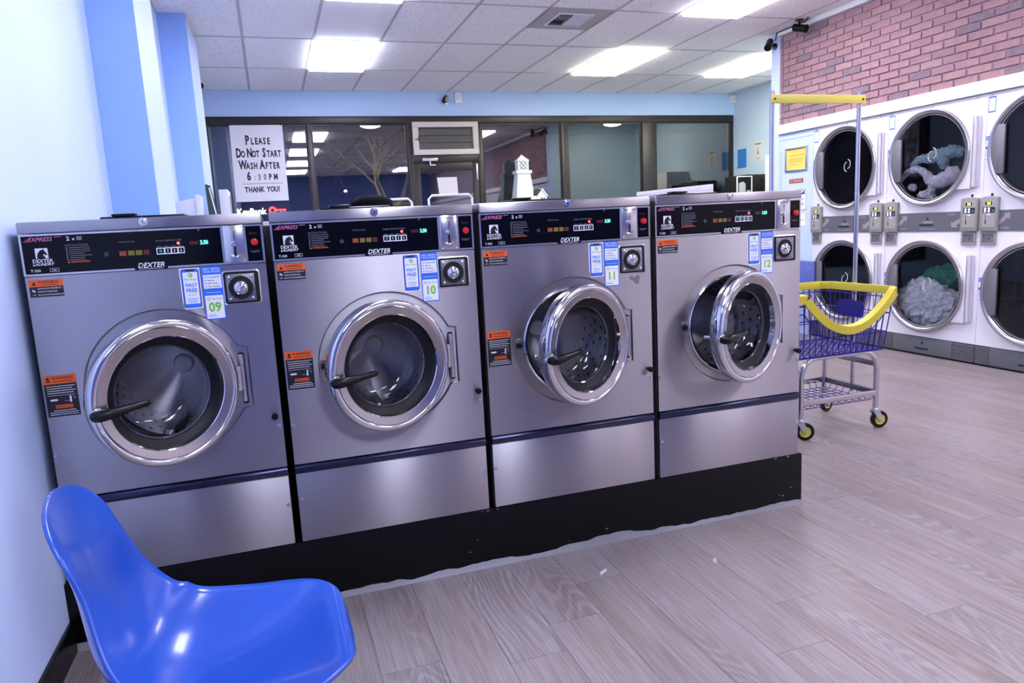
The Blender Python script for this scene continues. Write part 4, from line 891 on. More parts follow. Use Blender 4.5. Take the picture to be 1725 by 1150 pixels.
for k in range(8):
    y = YA+0.02+(YBk-YA-0.04)*k/7; sh.tube([(X0+0.008, y, 0.20), (X0+0.03, y, 0.163), (X1-0.03, y, 0.163), (X1-0.008, y, 0.20)], 0.0022, 5)
sh.build('lower_wire_shelf', WIRE, ct)
# basket
bx = MB(); T = (-0.400, 0.262, -0.30, 0.20, 0.79); Bm = (-0.368, 0.240, -0.262, 0.175, 0.468)
def lerp(a, b_, t): return a+(b_-a)*t
def ring_at(t): return [lerp(Bm[k], T[k], t) for k in range(5)]
def scoop(x):
    # height of the front rim: flat shoulders with a catenary dip
    c, hw = -0.028, 0.282
    u = (x-c)/hw
    return T[4] if abs(u) > 1 else T[4]-0.184*math.cos(u*math.pi/2)**0.85
for t in (0.0, 0.30, 0.62, 0.88):
    a0, a1, b0, b1, z = ring_at(t); z = lerp(Bm[4], T[4], t)
    segs = [((a0, b1, z), (a1, b1, z)), ((a0, b0, z), (a0, b1, z)), ((a1, b0, z), (a1, b1, z))]
    for s_ in segs: wire(bx, *s_, 0.003)
    xs = [a0+(a1-a0)*i/60 for i in range(61)]; run = []
    for x in xs:
        if z < scoop(x)-0.01: run.append((x, b0, z))
        else:
            if len(run) > 1: bx.tube([run[0], run[-1]], 0.003, 5)
            run = []
    if len(run) > 1: bx.tube([run[0], run[-1]], 0.003, 5)
for k in range(17):
    f = k/16
    xb, xt_ = lerp(Bm[0], Bm[1], f), lerp(T[0], T[1], f)
    wire(bx, (xb, Bm[3], Bm[4]), (xt_, T[3], T[4]-0.01)); tt = (scoop(xt_)-0.01-Bm[4])/(T[4]-Bm[4]); wire(bx, (xb, Bm[2], Bm[4]), (lerp(xb, xt_, tt), lerp(Bm[2], T[2], tt), scoop(xt_)-0.01)); wire(bx, (xb, Bm[2], Bm[4]), (xb, Bm[3], Bm[4]))
for k in range(14):
    f = k/13; yb, yt = lerp(Bm[2], Bm[3], f), lerp(T[2], T[3], f)
    for s_ in (0, 1): wire(bx, (Bm[s_], yb, Bm[4]), (T[s_], yt, T[4]-0.01))
    wire(bx, (Bm[0], yb, Bm[4]-0.004), (Bm[1], yb, Bm[4]-0.004))
xs = [T[0]+(T[1]-T[0])*i/50 for i in range(51)]
bx.tube([(x*0.985, lerp(Bm[2], T[2], 0.5), scoop(x)-0.085 if abs((x+0.028)/0.282) < 1 else T[4]-0.085) for x in xs], 0.0032, 5)
bx.build('wire_basket', WIRE, ct)
# yellow rim: band on back and sides, dipping moulding in front
rm = MB()
def band(mb, pts, h=0.045, t=0.014):
    for a_, b_ in zip(pts[:-1], pts[1:]):
        a_, b_ = Vector(a_), Vector(b_); d = (b_-a_).normalized(); n_ = Vector((-d.y, d.x, 0))*t/2
        vs = [a_-n_+Vector((0, 0, -h)), a_+n_+Vector((0, 0, -h)), a_+n_, a_-n_, b_-n_+Vector((0, 0, -h)), b_+n_+Vector((0, 0, -h)), b_+n_, b_-n_]
        mb.add(vs, [(0, 1, 2, 3), (7, 6, 5, 4), (0, 4, 5, 1), (1, 5, 6, 2), (2, 6, 7, 3), (3, 7, 4, 0)])
band(rm, [(T[0], T[2], T[4]+0.022), (T[0], T[3]-0.05, T[4]+0.022), (T[0]+0.05, T[3], T[4]+0.022), (T[1]-0.05, T[3], T[4]+0.022), (T[1], T[3]-0.05, T[4]+0.022), (T[1], T[2], T[4]+0.022)])
rm.build('rim_band', YELLOW, ct, bevel=0.003)
fm = MB(); xs = [T[0]+(T[1]+0.004-T[0])*i/70 for i in range(71)]; prof = [(-0.020, 0.006), (0.016, 0.012), (0.020, 0.0), (0.006, -0.012), (0.000, -0.034), (-0.016, -0.036)]
vs = []
for i, x in enumerate(xs):
    z = scoop(x)+0.010; dz = scoop(x+0.002)-scoop(x-0.002); tang = Vector((0.004, 0, dz)).normalized(); nrm = Vector((-tang.z, 0, tang.x))
    for py, pz in prof: vs.append(Vector((x, T[2]+py, z))+nrm*pz)
n = len(prof); fs = [(i*n+k, (i+1)*n+k, (i+1)*n+(k+1) % n, i*n+(k+1) % n) for i in range(70) for k in range(n)]+[tuple(range(n)), tuple(range(71*n-1, 70*n-1, -1))]
fm.add(vs, fs).build('rim_front', YELLOW, ct, smooth=50)
MB().prism([(-0.10, 0.690), (-0.085, 0.712), (0.075, 0.712), (0.10, 0.690), (0.10, 0.640), (0.075, 0.618), (-0.085, 0.618), (-0.10, 0.640)], X1-0.010, X1-0.004, 'yz').build('basket_plate', WIREP, ct)
for x in (X0-0.04, X1+0.024):
    po = MB().cyl((x, 0.0, 0.17), (x, 0.0, 1.868), 0.0125, 14).build('hanging_pole', FRAMECH, ct)
    MB().cyl((x, 0, 1.30), (x, 0, 1.325), 0.0135, 14).build('pole_joint', CHROME, po)
    for z in (0.66, 0.69): MB().cyl((x, -0.018, z), (x, 0.0, z), 0.004, 8).build('pole_bolt', CHROME, po)
    box('pole_bracket', FRAMECH, min(x, X0 if x < 0 else X1), max(x, X0 if x < 0 else X1), -0.012, 0.012, 0.195, 0.215, po)
hb = box('hanging_bar', YELLOWB, X0-0.06, X1+0.05, -0.022, -0.013, 1.802, 1.848, ct, bevel=0.003)
for x in (X0-0.04, X1+0.030): MB().cyl((x, -0.025, 1.825), (x, -0.02, 1.825), 0.006, 10).build('bar_bolt', mat('dark_metal'), hb)
def caster(x, y, rz):
    e = MB(); e.lathe([(0.0, 0.118), (0.016, 0.118), (0.020, 0.112), (0.020, 0.104), (0.010, 0.100), (0.0, 0.100)], (0, 0, 0), 'z', 16)
    for s_ in (-1, 1): e.prism([(-0.022, 0.102), (0.018, 0.102), (0.034, 0.050), (0.024, 0.038), (0.012, 0.046)], s_*0.017, s_*0.020)
    e.box(-0.022, 0.018, -0.020, 0.020, 0.099, 0.104)
    fo = e.build('caster_fork', ALU, ct, loc=(x, y, 0), rot=(0, 0, rz))
    MB().lathe([(0.030, -0.012), (0.042, -0.013), (0.048, -0.009), (0.0495, 0.0), (0.048, 0.009), (0.042, 0.013), (0.030, 0.012)], (0.024, 0, 0.0495), n=32).build('caster_wheel', RUBBER, fo)
    MB().lathe([(0.0, -0.013), (0.008, -0.014), (0.010, -0.010), (0.022, -0.008), (0.031, -0.012), (0.031, 0.012), (0.022, 0.008), (0.010, 0.010), (0.008, 0.014), (0.0, 0.013)], (0.024, 0, 0.0495), n=28).build('wheel_hub', YELLOW, fo)
    MB().cyl((0.024, -0.024, 0.0495), (0.024, 0.024, 0.0495), 0.0055, 10).build('axle_bolt', CHROME, fo)
caster(X0, YA, R_(-25)); caster(X1, YA, R_(-12)); caster(X0, YBk, R_(15)); caster(X1, YBk, R_(10))

# ------------------------------------------------------------------ blue shell chair
ch = thing('shell_chair', 'glossy blue moulded shell chair in front of the leftmost washer', 'chair', (0.2463, -1.0043, 0), 0.0196)
CB = mat('blue_fibreglass', srgb(33, 80, 182), 0.24, 0, 0.5, coat=0.35)
prof = [(0.0283, 0.8188), (0.058, 0.6857), (0.0777, 0.555), (0.1151, 0.456), (0.1914, 0.4096), (0.3005, 0.4112), (0.4053, 0.4322), (0.4893, 0.4605), (0.5144, 0.4401)]
halfw = [0.152, 0.1605, 0.2126, 0.2232, 0.227, 0.2295, 0.2238, 0.2182, 0.2076]
curl = [0.0159, 0.0333, 0.0557, 0.09, 0.0877, 0.0652, 0.0375, 0.0205, 0.0034]
def crom(A, u):
    a = min(int(u), len(A)-2); f = u-a; g = lambda k: A[max(0, min(len(A)-1, k))]
    p0, p1, p2, p3 = g(a-1), g(a), g(a+1), g(a+2)
    return 0.5*(2*p1+(p2-p0)*f+(2*p0-5*p1+4*p2-p3)*f*f+(3*p1-p0-3*p2+p3)*f**3)
NU, NV = 90, 36; vs = []; us = [(1-math.cos(math.pi*i/NU))/2*(len(prof)-1) for i in range(NU+1)]
pc = [(crom([p[0] for p in prof], u), crom([p[1] for p in prof], u)) for u in us]
Ls = [0.0]
for i in range(NU): Ls.append(Ls[-1]+math.hypot(pc[i+1][0]-pc[i][0], pc[i+1][1]-pc[i][1]))
for i, u in enumerate(us):
    i0, i1 = max(i-2, 0), min(i+2, NU); d = Vector((pc[i1][0]-pc[i0][0], 0, pc[i1][1]-pc[i0][1])).normalized(); nrm = Vector((-d.z, 0, d.x))
    e0, e1 = max(0.0, 1-Ls[i]/0.106), max(0.0, 1-(Ls[-1]-Ls[i])/0.1427)
    hw = crom(halfw, u)*max(1e-4, 1-e0**2.3)**0.5*max(1e-4, 1-e1**2.5)**0.45; cu = crom(curl, u)*(1-e0**2)*(1-e1**2)
    for j in range(NV+1):
        s_ = -1+2*j/NV; vs.append(Vector((pc[i][0], s_*hw, pc[i][1]))+nrm*cu*abs(s_)**2.6)
fs = [(i*(NV+1)+j, (i+1)*(NV+1)+j, (i+1)*(NV+1)+j+1, i*(NV+1)+j+1) for i in range(NU) for j in range(NV)]
so = MB().add(vs, fs).build('shell', CB, ch, smooth=60)
sm_ = so.modifiers.new('thick', 'SOLIDIFY'); sm_.thickness = 0.007; sm_.offset = -1
for sx in (0.17, 0.37):
    for sy in (-0.14, 0.14):
        o_ = 1 if sx > 0.3 else -1
        MB().tube([(sx, sy*0.7, 0.398), (sx+0.02*o_, sy*0.95, 0.35), (sx+0.08*o_, sy*1.25, 0.02), (sx+0.082*o_, sy*1.25, 0.0)], 0.010, 10).build('leg', FRAMECH, ch)
MB().tube([(0.17, -0.098, 0.393), (0.37, -0.098, 0.393)], 0.009, 8).tube([(0.17, 0.098, 0.393), (0.37, 0.098, 0.393)], 0.009, 8).build('under_frame', FRAMECH, ch)

for y_, lab in ((-1.64, 'second blue moulded shell chair of the row along the left wall, nearest the front chair'), (-2.95, 'third blue moulded shell chair of the row along the left wall, farthest from the washers')):
    c2 = copy_tree(ch); c2.location = (0.2463, y_, 0); c2['label'] = lab; c2['group'] = 'blue shell chairs along the left wall'
ch['group'] = 'blue shell chairs along the left wall'
# scraps dropped on the floor
for x_, y_, a_, lab in ((1.689, -0.212, 0.5, 'tiny white paper scrap on the floor in front of washer 11, nearer the plinth'), (2.093, -0.302, 0.9, 'tiny white paper scrap on the floor in front of washer 12')):
    m_ = MB()
    for k in (-1, 1): m_.prism([(-0.020+0.006*k, k*0.0035-0.002), (0.018+0.004*k, k*0.0035-0.0005), (0.020, k*0.0035+0.002), (-0.014, k*0.0035+0.0012)], 0.0, 0.003, 'xy')
    o_ = m_.build('paper_scrap', WHITE); o_.location = (x_, y_, 0.0003); o_.rotation_euler = (0, 0, a_); tag(o_, lab, 'litter', 'paper scraps on the floor')
# ------------------------------------------------------------------ things by the windows
def sx_(y): return y
ps = thing('hanging_sign', 'white PLEASE DO NOT START WASH AFTER 6:30PM sign hanging in the window', 'sign', (0.655, YB-0.06, 2.137))
MB().prism([(-0.302, 0.448), (0.302, 0.448), (0.296, -0.452), (-0.318, -0.452)], -0.004, 0.004).build('sign_board', mat('sign_board_white', (0.70, 0.68, 0.72), 0.6), ps, smooth=0)
a = MB()
def smallcaps(mb, s, xc, z, big, small, y, bold=0.045, sx=0.62):
    words = s.split(' '); wid = 0; items = []
    for wd in words:
        for k, chh in enumerate(wd):
            sz = big if k == 0 else small; items.append((chh, sz)); 
        items.append((' ', small))
    items.pop(); adv = lambda c, sz: sz*sx*(0.40 if c in ' ' else 0.32 if c in "I!:'" else 0.86 if c in 'MW' else 0.72)
    tot = sum(adv(c, s2) for c, s2 in items); x = xc-tot/2
    for c, s2 in items:
        if c != ' ': text(mb, c, x+adv(c, s2)/2, z, s2, y, bold, 0, sx, 'CENTER')
        x += adv(c, s2)
smallcaps(a, 'PLEASE', 0.0, 0.225, 0.145, 0.105, -0.0048); smallcaps(a, 'DO NOT START', 0.0, 0.075, 0.145, 0.105, -0.0048, sx=0.56); smallcaps(a, 'WASH AFTER', 0.0, -0.065, 0.145, 0.105, -0.0048, sx=0.58)
for c, x, s2 in (('6', -0.14, 0.135), (':', -0.070, 0.085), ('3', -0.020, 0.095), ('0', 0.045, 0.095), ('P', 0.105, 0.095), ('M', 0.170, 0.095)): text(a, c, x, -0.195, s2, -0.0048, 0.045 if c in '6PM' else 0.02, 0, 0.66, 'CENTER')
smallcaps(a, 'THANK YOU!', 0.0, -0.340, 0.088, 0.088, -0.0048, 0.04, 0.72)
a.build('sign_lettering', PRINTK, ps, smooth=0)
q(MB(), -0.22, 0.24, -0.243, -0.237, -0.0048).build('rule_line', PRINTG, ps)
for x in (-0.285, 0.285): MB().cyl((x, 0, 0.44), (x, 0.0, 0.47), 0.006, 8).build('hanger_clip', BLACKP, ps)

# lighthouse ornament on a cabinet in front of the window
cb_ = box('cabinet', mat('charcoal_cabinet', (0.03, 0.03, 0.035), 0.5), 3.60, 4.55, 6.62, 7.03, 0.0, 1.50, bevel=0.004); tag(cb_, 'low dark cabinet under the lighthouse ornament by the window', 'cabinet')
lh = thing('lighthouse_ornament', 'white wooden lighthouse ornament with lattice lantern and small dark-roofed house', 'ornament', (3.95, 6.82, 1.50))
PW_ = mat('pale_ornament_white', (0.74, 0.80, 0.78), 0.55)
def frustum(mb, z0, z1, a0, a1, x=0, y=0):
    vs = [(x-a0, y-a0*0.8, z0), (x+a0, y-a0*0.8, z0), (x+a0, y+a0*0.8, z0), (x-a0, y+a0*0.8, z0), (x-a1, y-a1*0.8, z1), (x+a1, y-a1*0.8, z1), (x+a1, y+a1*0.8, z1), (x-a1, y+a1*0.8, z1)]
    return mb.add(vs, [(0, 3, 2, 1), (4, 5, 6, 7), (0, 1, 5, 4), (1, 2, 6, 5), (2, 3, 7, 6), (3, 0, 4, 7)])
frustum(MB(), 0.0, 0.405, 0.137, 0.088).build('tower', PW_, lh)
frustum(MB(), 0.405, 0.445, 0.107, 0.107).build('gallery', PW_, lh)
la = frustum(MB(), 0.445, 0.570, 0.073, 0.076).build('lantern', PW_, lh)
MB().add([(-0.088, -0.07, 0.570), (0.088, -0.07, 0.570), (0.088, 0.07, 0.570), (-0.088, 0.07, 0.570), (0, 0, 0.655)], [(0, 1, 4), (1, 2, 4), (2, 3, 4), (3, 0, 4), (3, 2, 1, 0)]).build('lantern_roof', PW_, lh, smooth=0)
a = MB()
for x0, z0, x1, z1 in ((-0.055, 0.455, 0.0, 0.510), (0.0, 0.510, 0.055, 0.565), (-0.055, 0.565, 0.0, 0.510), (0.0, 0.510, 0.055, 0.455), (-0.055, 0.510, 0.0, 0.565), (0.0, 0.455, 0.055, 0.510), (-0.055, 0.51, 0.0, 0.455), (0.0, 0.565, 0.055, 0.51)): a.cyl((x0, -0.064, z0), (x1, -0.064, z1), 0.0035, 5)
a.build('lattice', PRINTG, la)
ho = MB().prism([(0.10, 0.0), (0.295, 0.0), (0.295, 0.105), (0.235, 0.185), (0.165, 0.105), (0.10, 0.105)], -0.10, 0.06).build('house', PW_, lh, smooth=0)
MB().prism([(0.11, 0.112), (0.160, 0.112), (0.230, 0.192), (0.165, 0.197), (0.112, 0.190)], -0.108, -0.1005).build('dark_roof', mat('slate_roof', (0.03, 0.035, 0.045), 0.6), ho, smooth=0)
MB().prism([(0.155, 0.100), (0.165, 0.095), (0.235, 0.182), (0.305, 0.092), (0.313, 0.102), (0.237, 0.205)], -0.115, 0.07).build('roof_edge', PW_, ho, smooth=0)
for x in (0.215, 0.250): MB().box(x, x+0.018, -0.102, -0.0995, 0.06, 0.082).build('house_window', HOLE, ho)

# alarm box, sensors and security cameras
al = thing('alarm_box', 'small white alarm box on the blue wall over the dark door', 'alarm', (3.203, YB, 2.918)); MB().prism(rrect(-0.047, 0.047, -0.068, 0.068, 0.016), -0.03, 0.0).build('case', mat('off_white_plastic', (0.86, 0.83, 0.88), 0.4), al, bevel=0.004); MB().lathe([(0.018, -0.031), (0.030, -0.0325), (0.034, -0.030)], (0, 0, 0.012), n=24).build('sounder', mat('pale_pink_plastic', (0.78, 0.72, 0.78), 0.5), al)
ml = thing('motion_detector', 'small dark and grey motion detector left of the white alarm box', 'sensor', (3.030, YB, 2.900)); MB().prism([(-0.055, -0.02), (-0.03, -0.05), (0.02, -0.045), (0.03, 0.03), (0.005, 0.055), (-0.02, 0.03)], -0.05, 0.0).build('housing', BLACKP, ml, bevel=0.005); MB().prism([(-0.022, -0.035), (0.015, -0.036), (0.022, 0.025), (0.003, 0.035)], -0.056, -0.048).build('lens', mat('lens_grey', (0.35, 0.34, 0.30), 0.4), ml, bevel=0.003)
box('bracket', mat('off_white_plastic'), -0.012, 0.022, -0.045, 0.0, -0.068, -0.045, ml)
cs = thing('corner_sensor', 'small white sensor in the far right corner under the ceiling', 'sensor', (7.425, YB-0.01, 2.918)); MB().prism(rrect(-0.036, 0.036, -0.055, 0.055, 0.010), -0.04, 0.01).build('case', mat('off_white_plastic'), cs, bevel=0.004); q(MB(), -0.022, 0.022, -0.03, 0.012, -0.0415).build('lens', mat('lens_white', (0.7, 0.7, 0.72), 0.3), cs)
def camera_unit(label, loc, aim, up_mount):
    t = thing('security_camera', label, 'camera', loc, group='black bullet security cameras')
    d = Vector(aim).normalized(); e = MB(); c = Vector((0, 0, -0.075)) if up_mount else Vector((-0.075, 0.0, 0.02))
    e.cyl(c-d*0.055, c+d*0.06, 0.034, 20).cyl(c+d*0.06, c+d*0.075, 0.037, 20); e.build('camera_body', BLACKP, t)
    ln = MB().cyl(c+d*0.074, c+d*0.078, 0.024, 16).build('lens', BLACKG, t)
    if up_mount: MB().cyl((0, 0, 0), (0, 0, -0.012), 0.035, 16).cyl((0, 0, -0.01), c, 0.010, 8).build('mount', BLACKP, t)
    else: MB().cyl((0, 0, 0), (-0.012, 0, 0), 0.032, 16).cyl((-0.01, 0, 0), c, 0.010, 8).build('mount', BLACKP, t)
camera_unit('black bullet camera hanging from the ceiling above the brick wall', (5.585, 3.46, 3.0), (0.3, -0.75, -0.25), True)
camera_unit('black bullet camera on the pale blue post below the ceiling', (XR-0.006, 3.935, 2.875), (-0.55, -0.45, -0.55), False)
camera_unit('black camera half hidden behind the far left pilaster', (0.10, 6.35, 3.0), (0.3, -0.5, -0.3), True)
tag(MB().tube([(5.60, 3.36, 2.992), (5.66, 3.46, 2.990), (5.665, 3.70, 2.990), (5.665, 3.88, 2.988), (5.688, 3.93, 2.93)], 0.006, 6).build('camera_cable', BLACKP), 'thin black cable along the ceiling edge between two cameras', 'cable')

# back right corner: papers, framed picture, black box, white cabinet
def paper(name, label, y0, y1, z0, z1, m):
    o = MB().box(-0.002, 0, 0, y1-y0, 0, z1-z0).build(name, m); o.location = (XE-0.0005, y0, z0); return tag(o, label, 'notice')
paper('blue_notice', 'plain blue sheet on the far right wall beside the windows', 6.80, 7.01, 1.902, 2.178, mat('blue_paper', srgb(52, 128, 205), 0.6))
pn = paper('cream_poster', 'cream poster with a small dark figure right of the blue sheet', 6.425, 6.640, 1.965, 2.25, mat('cream_paper', (0.72, 0.69, 0.64), 0.6))
a = MB(); a.box(-0.003, -0.002, 0.04, 0.17, 0.235, 0.252); a.box(-0.003, -0.002, 0.07, 0.14, 0.035, 0.045); a.prism([(0.085, 0.10), (0.125, 0.10), (0.112, 0.145), (0.098, 0.145)], -0.003, -0.002, 'yz'); a.box(-0.003, -0.002, 0.1, 0.108, 0.145, 0.20); a.build('print', PRINTG, pn)
cn = box('counter_cabinet', mat('counter_grey', (0.10, 0.11, 0.12), 0.5), 6.80, 7.43, 5.9, 6.95, 0.0, 1.50, bevel=0.004); tag(cn, 'dark counter cabinet in the far right corner under the framed picture', 'cabinet')
bx2 = box('black_box', mat('black_ribbed', (0.012, 0.014, 0.014), 0.5), 7.05, 7.40, 6.25, 6.75, 1.50, 1.765, bevel=0.006); tag(bx2, 'black ribbed box on the counter in the far right corner', 'box')
for k in range(7): box('rib', mat('black_ribbed'), 7.045, 7.05, 6.28+0.065*k, 6.30+0.065*k, 1.53, 1.74, bx2)
pf = thing('framed_picture', 'small white framed photo leaning in front of the black box', 'picture', (7.01, 6.235, 1.50))
f = MB()
f.frame(-0.125, 0.125, 0.0, 0.245, 0.013, -0.012, 0.004)
f.build('frame', TRIMW, pf); box('photo', mat('photo_black', (0.01, 0.01, 0.012), 0.3), -0.113, 0.113, -0.004, 0.002, 0.01, 0.235, pf)
a = MB(); a.prism([(-0.09, 0.02), (0.02, 0.02), (0.02, 0.14), (-0.02, 0.17), (-0.09, 0.15)], -0.006, -0.004); a.prism(rrect(0.04, 0.10, 0.02, 0.05, 0.006), -0.006, -0.004); a.build('photo_highlights', mat('photo_pale', (0.45, 0.5, 0.52), 0.4), pf)
wc = box('white_cabinet', mat('cabinet_white', (0.70, 0.70, 0.72), 0.4), 7.05, 7.455, 5.35, 5.84, 0.0, 1.98, bevel=0.005); tag(wc, 'tall white cabinet behind the pale blue post', 'cabinet')
rk = thing('display_rack', 'narrow cream rack with dark slots against the far right wall', 'rack', (7.38, 6.05, 1.50))
box('rack_frame', mat('cream_paint'), -0.03, 0.07, -0.09, 0.09, 0.0, 0.30, rk); box('rack_slot', HOLE, -0.034, -0.03, -0.07, 0.07, 0.02, 0.26, rk); box('rack_strip', TRIMW, -0.037, -0.034, -0.02, 0.015, 0.02, 0.20, rk)

# left clutter behind the washers: counter with white tub, green board, white carton
ctb = box('folding_counter', mat('counter_white', (0.5, 0.5, 0.54), 0.5), 0.19, 0.85, 2.30, 3.3, 1.30, 1.34, bevel=0.004)
tag(ctb, 'pale counter top behind the washers along the left wall', 'counter')
for x in (0.22, 0.82):
    for y in (2.34, 3.26): MB().box(x-0.02, x+0.02, y-0.02, y+0.02, 0, 1.30).build('leg', mat('counter_white'), ctb)
tb = thing('white_bin', 'white plastic bin with a raised rim behind washer 09', 'bin', (0.235, 2.50, 1.34))
MB().prism([(-0.075, 0.0), (0.04, 0.0), (0.04, 0.160), (-0.075, 0.140)], -0.10, 0.10).build('bin_body', mat('bin_white', (0.72, 0.73, 0.78), 0.4), tb, bevel=0.006)
MB().prism(rrect(0.036, 0.074, 0.0, 0.180, 0.015), -0.11, 0.11).build('bin_end', mat('bin_white'), tb, bevel=0.004)
gb_ = MB().prism([(0.004, 0.0), (0.070, 0.0), (0.028, 0.238), (0.0, 0.248)], -0.01, 0.01).build('green_board', mat('dark_green_board', (0.02, 0.05, 0.05), 0.5)); gb_.location = (0.332, 2.50, 1.34); tag(gb_, 'dark green board leaning by the left pilaster', 'board')
MB().prism([(0.052, 0.0), (0.060, 0.0), (0.026, 0.225), (0.018, 0.225)], -0.0105, -0.0115).build('white_edge', TRIMW, gb_)
wc2 = MB().prism([(0.0, 0.0), (0.055, 0.0), (0.055, 0.212), (0.0, 0.212)], 0.0, 0.30).build('white_carton', mat('carton_white', (0.66, 0.66, 0.70), 0.6), bevel=0.003); wc2.location = (0.405, 2.50, 1.34); tag(wc2, 'white carton standing right of the dark green board', 'carton')
box('side_print', mat('print_pale_grey', (0.30, 0.30, 0.30), 0.6), 0.0551, 0.0556, 0.03, 0.27, 0.02, 0.18, wc2)

# white table leaf behind washer 12
tl = thing('folding_table', 'white folded table leaf showing above the lids of the last two washers', 'table', (3.15, 2.0, 0))
MB().prism([(-0.09, 1.388), (0.488, 1.394), (0.488, 1.450), (-0.09, 1.415)], -0.02, 0.02).build('tabletop', mat('table_white', (0.74, 0.72, 0.80), 0.4), tl, bevel=0.003)
for x in (-0.05, 0.43):
    MB().cyl((x, 0, 0), (x, 0, 1.395), 0.014, 8).build('leg', FRAMECH, tl); MB().cyl((x, -0.2, 0.012), (x, 0.2, 0.012), 0.012, 8).build('foot', FRAMECH, tl)
# white tube racks near the door
def tube_rack(label, x0, x1, y, z):
    t = thing('tube_rack', label, 'rack', ((x0+x1)/2, y, 0), 0, 'white tube racks by the door'); h = (x1-x0)/2
    MB().tube([(-h, 0, 0.03), (-h, 0, z-0.03), (-h+0.03, 0, z), (h-0.03, 0, z), (h, 0, z-0.03), (h, 0, 0.03)], 0.011, 8).build('top_frame', mat('tube_white', (0.70, 0.70, 0.74), 0.35), t)
    for x in (-h, h): MB().tube([(x, -0.2, 0.012), (x, 0.2, 0.012)], 0.012, 8).build('foot', mat('tube_white'), t)
tube_rack('white tube rack in front of the dark door, its top bar above washer 10', 2.055, 2.455, 4.0, 1.535)
tube_rack('second white tube rack left of the dark door', 1.62, 1.90, 4.0, 1.515)
pp = MB().prism([(-0.135, 0.125), (0.135, 0.125), (0.142, -0.11), (-0.115, -0.115)], -0.0015, 0.0015).build('door_notice', mat('paper_white', (0.72, 0.70, 0.72), 0.6)); pp.location = (2.985, YB-0.0005, 1.785); tag(pp, 'blank white sheet taped to the glass of the dark door', 'notice')

# ------------------------------------------------------------------ outside at night
ASPH = mat('asphalt', (0.02, 0.02, 0.023), 0.8)
struct(box('ground_outside', ASPH, -25, 30, 7.3, 60, -0.15, -0.05))
struct(box('roof_soffit_outside', mat('soffit_paint', (0.30, 0.27, 0.24), 0.7), -3, 11, 7.24, 9.6, 2.756, 2.90))
for x, lab in ((2.21, 'warm round soffit lamp outside the second window'), (6.06, 'warm round soffit lamp outside the fourth window')):
    t = thing('soffit_lamp', lab, 'lamp', (x, 8.33, 2.756), group='warm soffit lamps outside')
    MB().lathe([(0.0, -0.040), (0.08, -0.034), (0.13, -0.018), (0.15, 0.0)], (0, 0, 0), 'z', 28).build('lens', mat('warm_lens', (0.9, 0.7, 0.4), 0.4, emit=(1.0, 0.72, 0.32), es=22), t)
    MB().lathe([(0.15, 0.0), (0.165, -0.012), (0.175, 0.0)], (0, 0, 0), 'z', 28).build('trim_ring', mat('dark_metal'), t)
tr = thing('bare_tree', 'bare twiggy tree outside the second window, lit by an added floodlight', 'tree', (3.3, 13.0, -0.05))
random.seed(21); brs = MB(); trunk = MB()
def grow(mb, p, d, ln, r, dep):
    pts = [p]; rr = [r]
    for k in range(3):
        d = (d+Vector((random.uniform(-.35, .35), random.uniform(-.35, .35), random.uniform(-.22, .25)))).normalized(); p = p+d*ln/3; pts.append(p); rr.append(r*(1-0.2*(k+1)))
    (trunk if dep == 0 else mb).tube(pts, rr, 5 if dep else 10)
    if dep < 6:
        for _ in range(5 if dep in (1, 2, 3) else 3 if dep < 5 else 2):
            dd = (d+Vector((random.uniform(-1, 1), random.uniform(-1, 1), random.uniform(-.6, .6)))).normalized(); grow(mb, pts[random.choice((2, 3, 3))], dd, ln*random.uniform(.55, .78), r*0.54, dep+1)
grow(brs, Vector((0, 0, 0)), Vector((0.05, 0, 1)), 1.7, 0.10, 0)
BARK = mat('mossy_bark', (0.24, 0.25, 0.15), 0.9); trunk.build('trunk', BARK, tr); brs.build('branches', BARK, tr, smooth=0)
lp = thing('tree_fill_light', 'added warm floodlight on a short post that brightens the bare tree', 'lamp', (2.2, 10.6, -0.05)); MB().cyl((0, 0, 0), (0, 0, 0.5), 0.03, 10).build('post', mat('dark_metal'), lp)  # added lamp, turned away from the windows to brighten the tree
MB().box(-0.10, 0.10, -0.05, 0.05, 0.5, 0.62).build('lamp_head', mat('dark_metal'), lp)
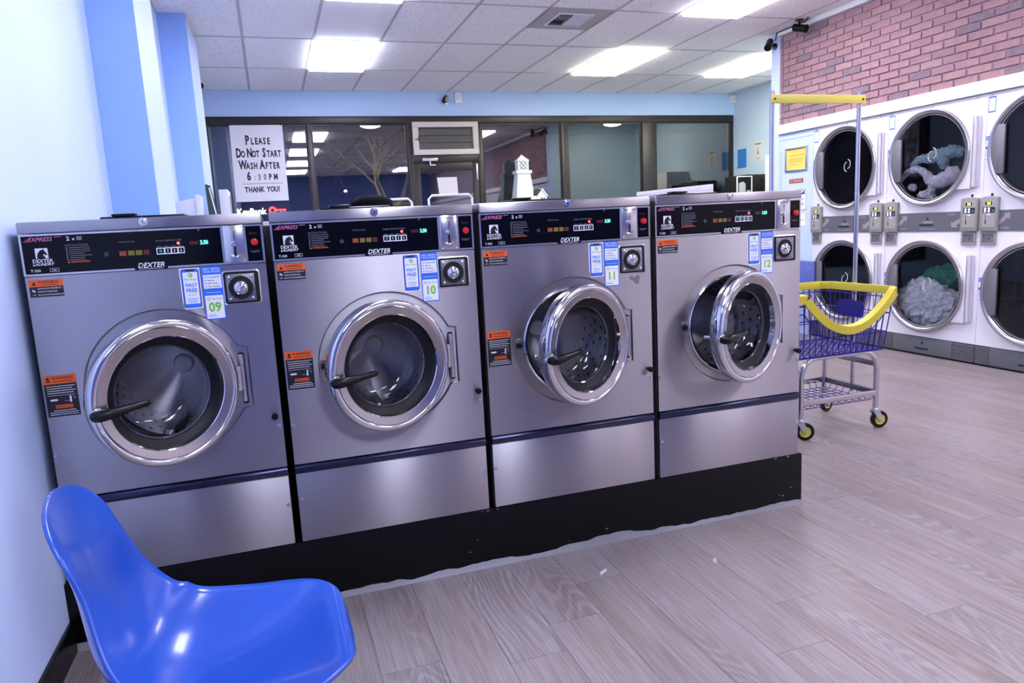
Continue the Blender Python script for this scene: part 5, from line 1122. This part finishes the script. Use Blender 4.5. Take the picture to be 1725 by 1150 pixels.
MB().box(-0.09, 0.09, 0.051, 0.056, 0.51, 0.61).build('lens', mat('warm_flood', (0.9, 0.8, 0.5), 0.4, emit=(1.0, 0.80, 0.42), es=2000), lp)
bs = thing('bank_sign', 'glowing white and red bank sign outside under the white PLEASE sign', 'sign', (0.0, 20.0, 0))
text(MB(), 'KeyBank', -0.14, 1.93, 0.25, 0.0, 0.02, 0, 0.9).build('white_letters', mat('neon_white', (0.9, 1, 0.9), 0.4, emit=(0.80, 1.0, 0.86), es=9), bs, smooth=0)
k_ = MB(); k_.lathe([(0.05, -0.02), (0.105, -0.02), (0.105, 0.02), (0.05, 0.02)], (0.84, 0, 2.03), n=24, closed=True); k_.box(0.94, 1.22, -0.02, 0.02, 2.01, 2.055); k_.box(1.05, 1.09, -0.02, 0.02, 1.94, 2.008); k_.box(1.15, 1.19, -0.02, 0.02, 1.94, 2.008)
k_.build('red_key', mat('neon_red', (1, .05, .03), 0.4, emit=(1.0, 0.05, 0.03), es=9), bs)
MB().box(-0.2, 1.35, 0.03, 0.08, 1.80, 2.25).box(-0.15, -0.05, 0.03, 0.10, -0.05, 1.795).box(1.2, 1.3, 0.03, 0.10, -0.05, 1.795).build('sign_frame', mat('dark_metal'), bs)
for x, y, z, lab in ((5.2, 24, 3.4, 'distant street lamp seen through the door glass'), (4.0, 30, 3.1, 'distant street lamp left of the door')):
    t = thing('street_lamp', lab, 'street lamp', (x, y, -0.05)); MB().cyl((0, 0, 0), (0, 0, z), 0.06, 8).build('pole', mat('dark_metal'), t); MB().lathe([(0, z+0.07), (0.05, z+0.05), (0.07, z), (0.05, z-0.03), (0, z-0.04)], (0, 0, 0), 'z', 16).build('lamp_head', mat('street_white', (0.9, 1, 0.95), 0.4, emit=(0.80, 1.0, 0.92), es=30), t)
for o in bpy.data.objects:
    if o.parent and any(k in o.name for k in ('_print', 'lettering', '_letters', 'typed_lines', 'highlights', 'arrow_marks', 'lattice', 'coin_slots', 'machine_number', 'digits')): o['kind'] = 'stuff'
print('planks', nP, 'objects', len(bpy.data.objects))
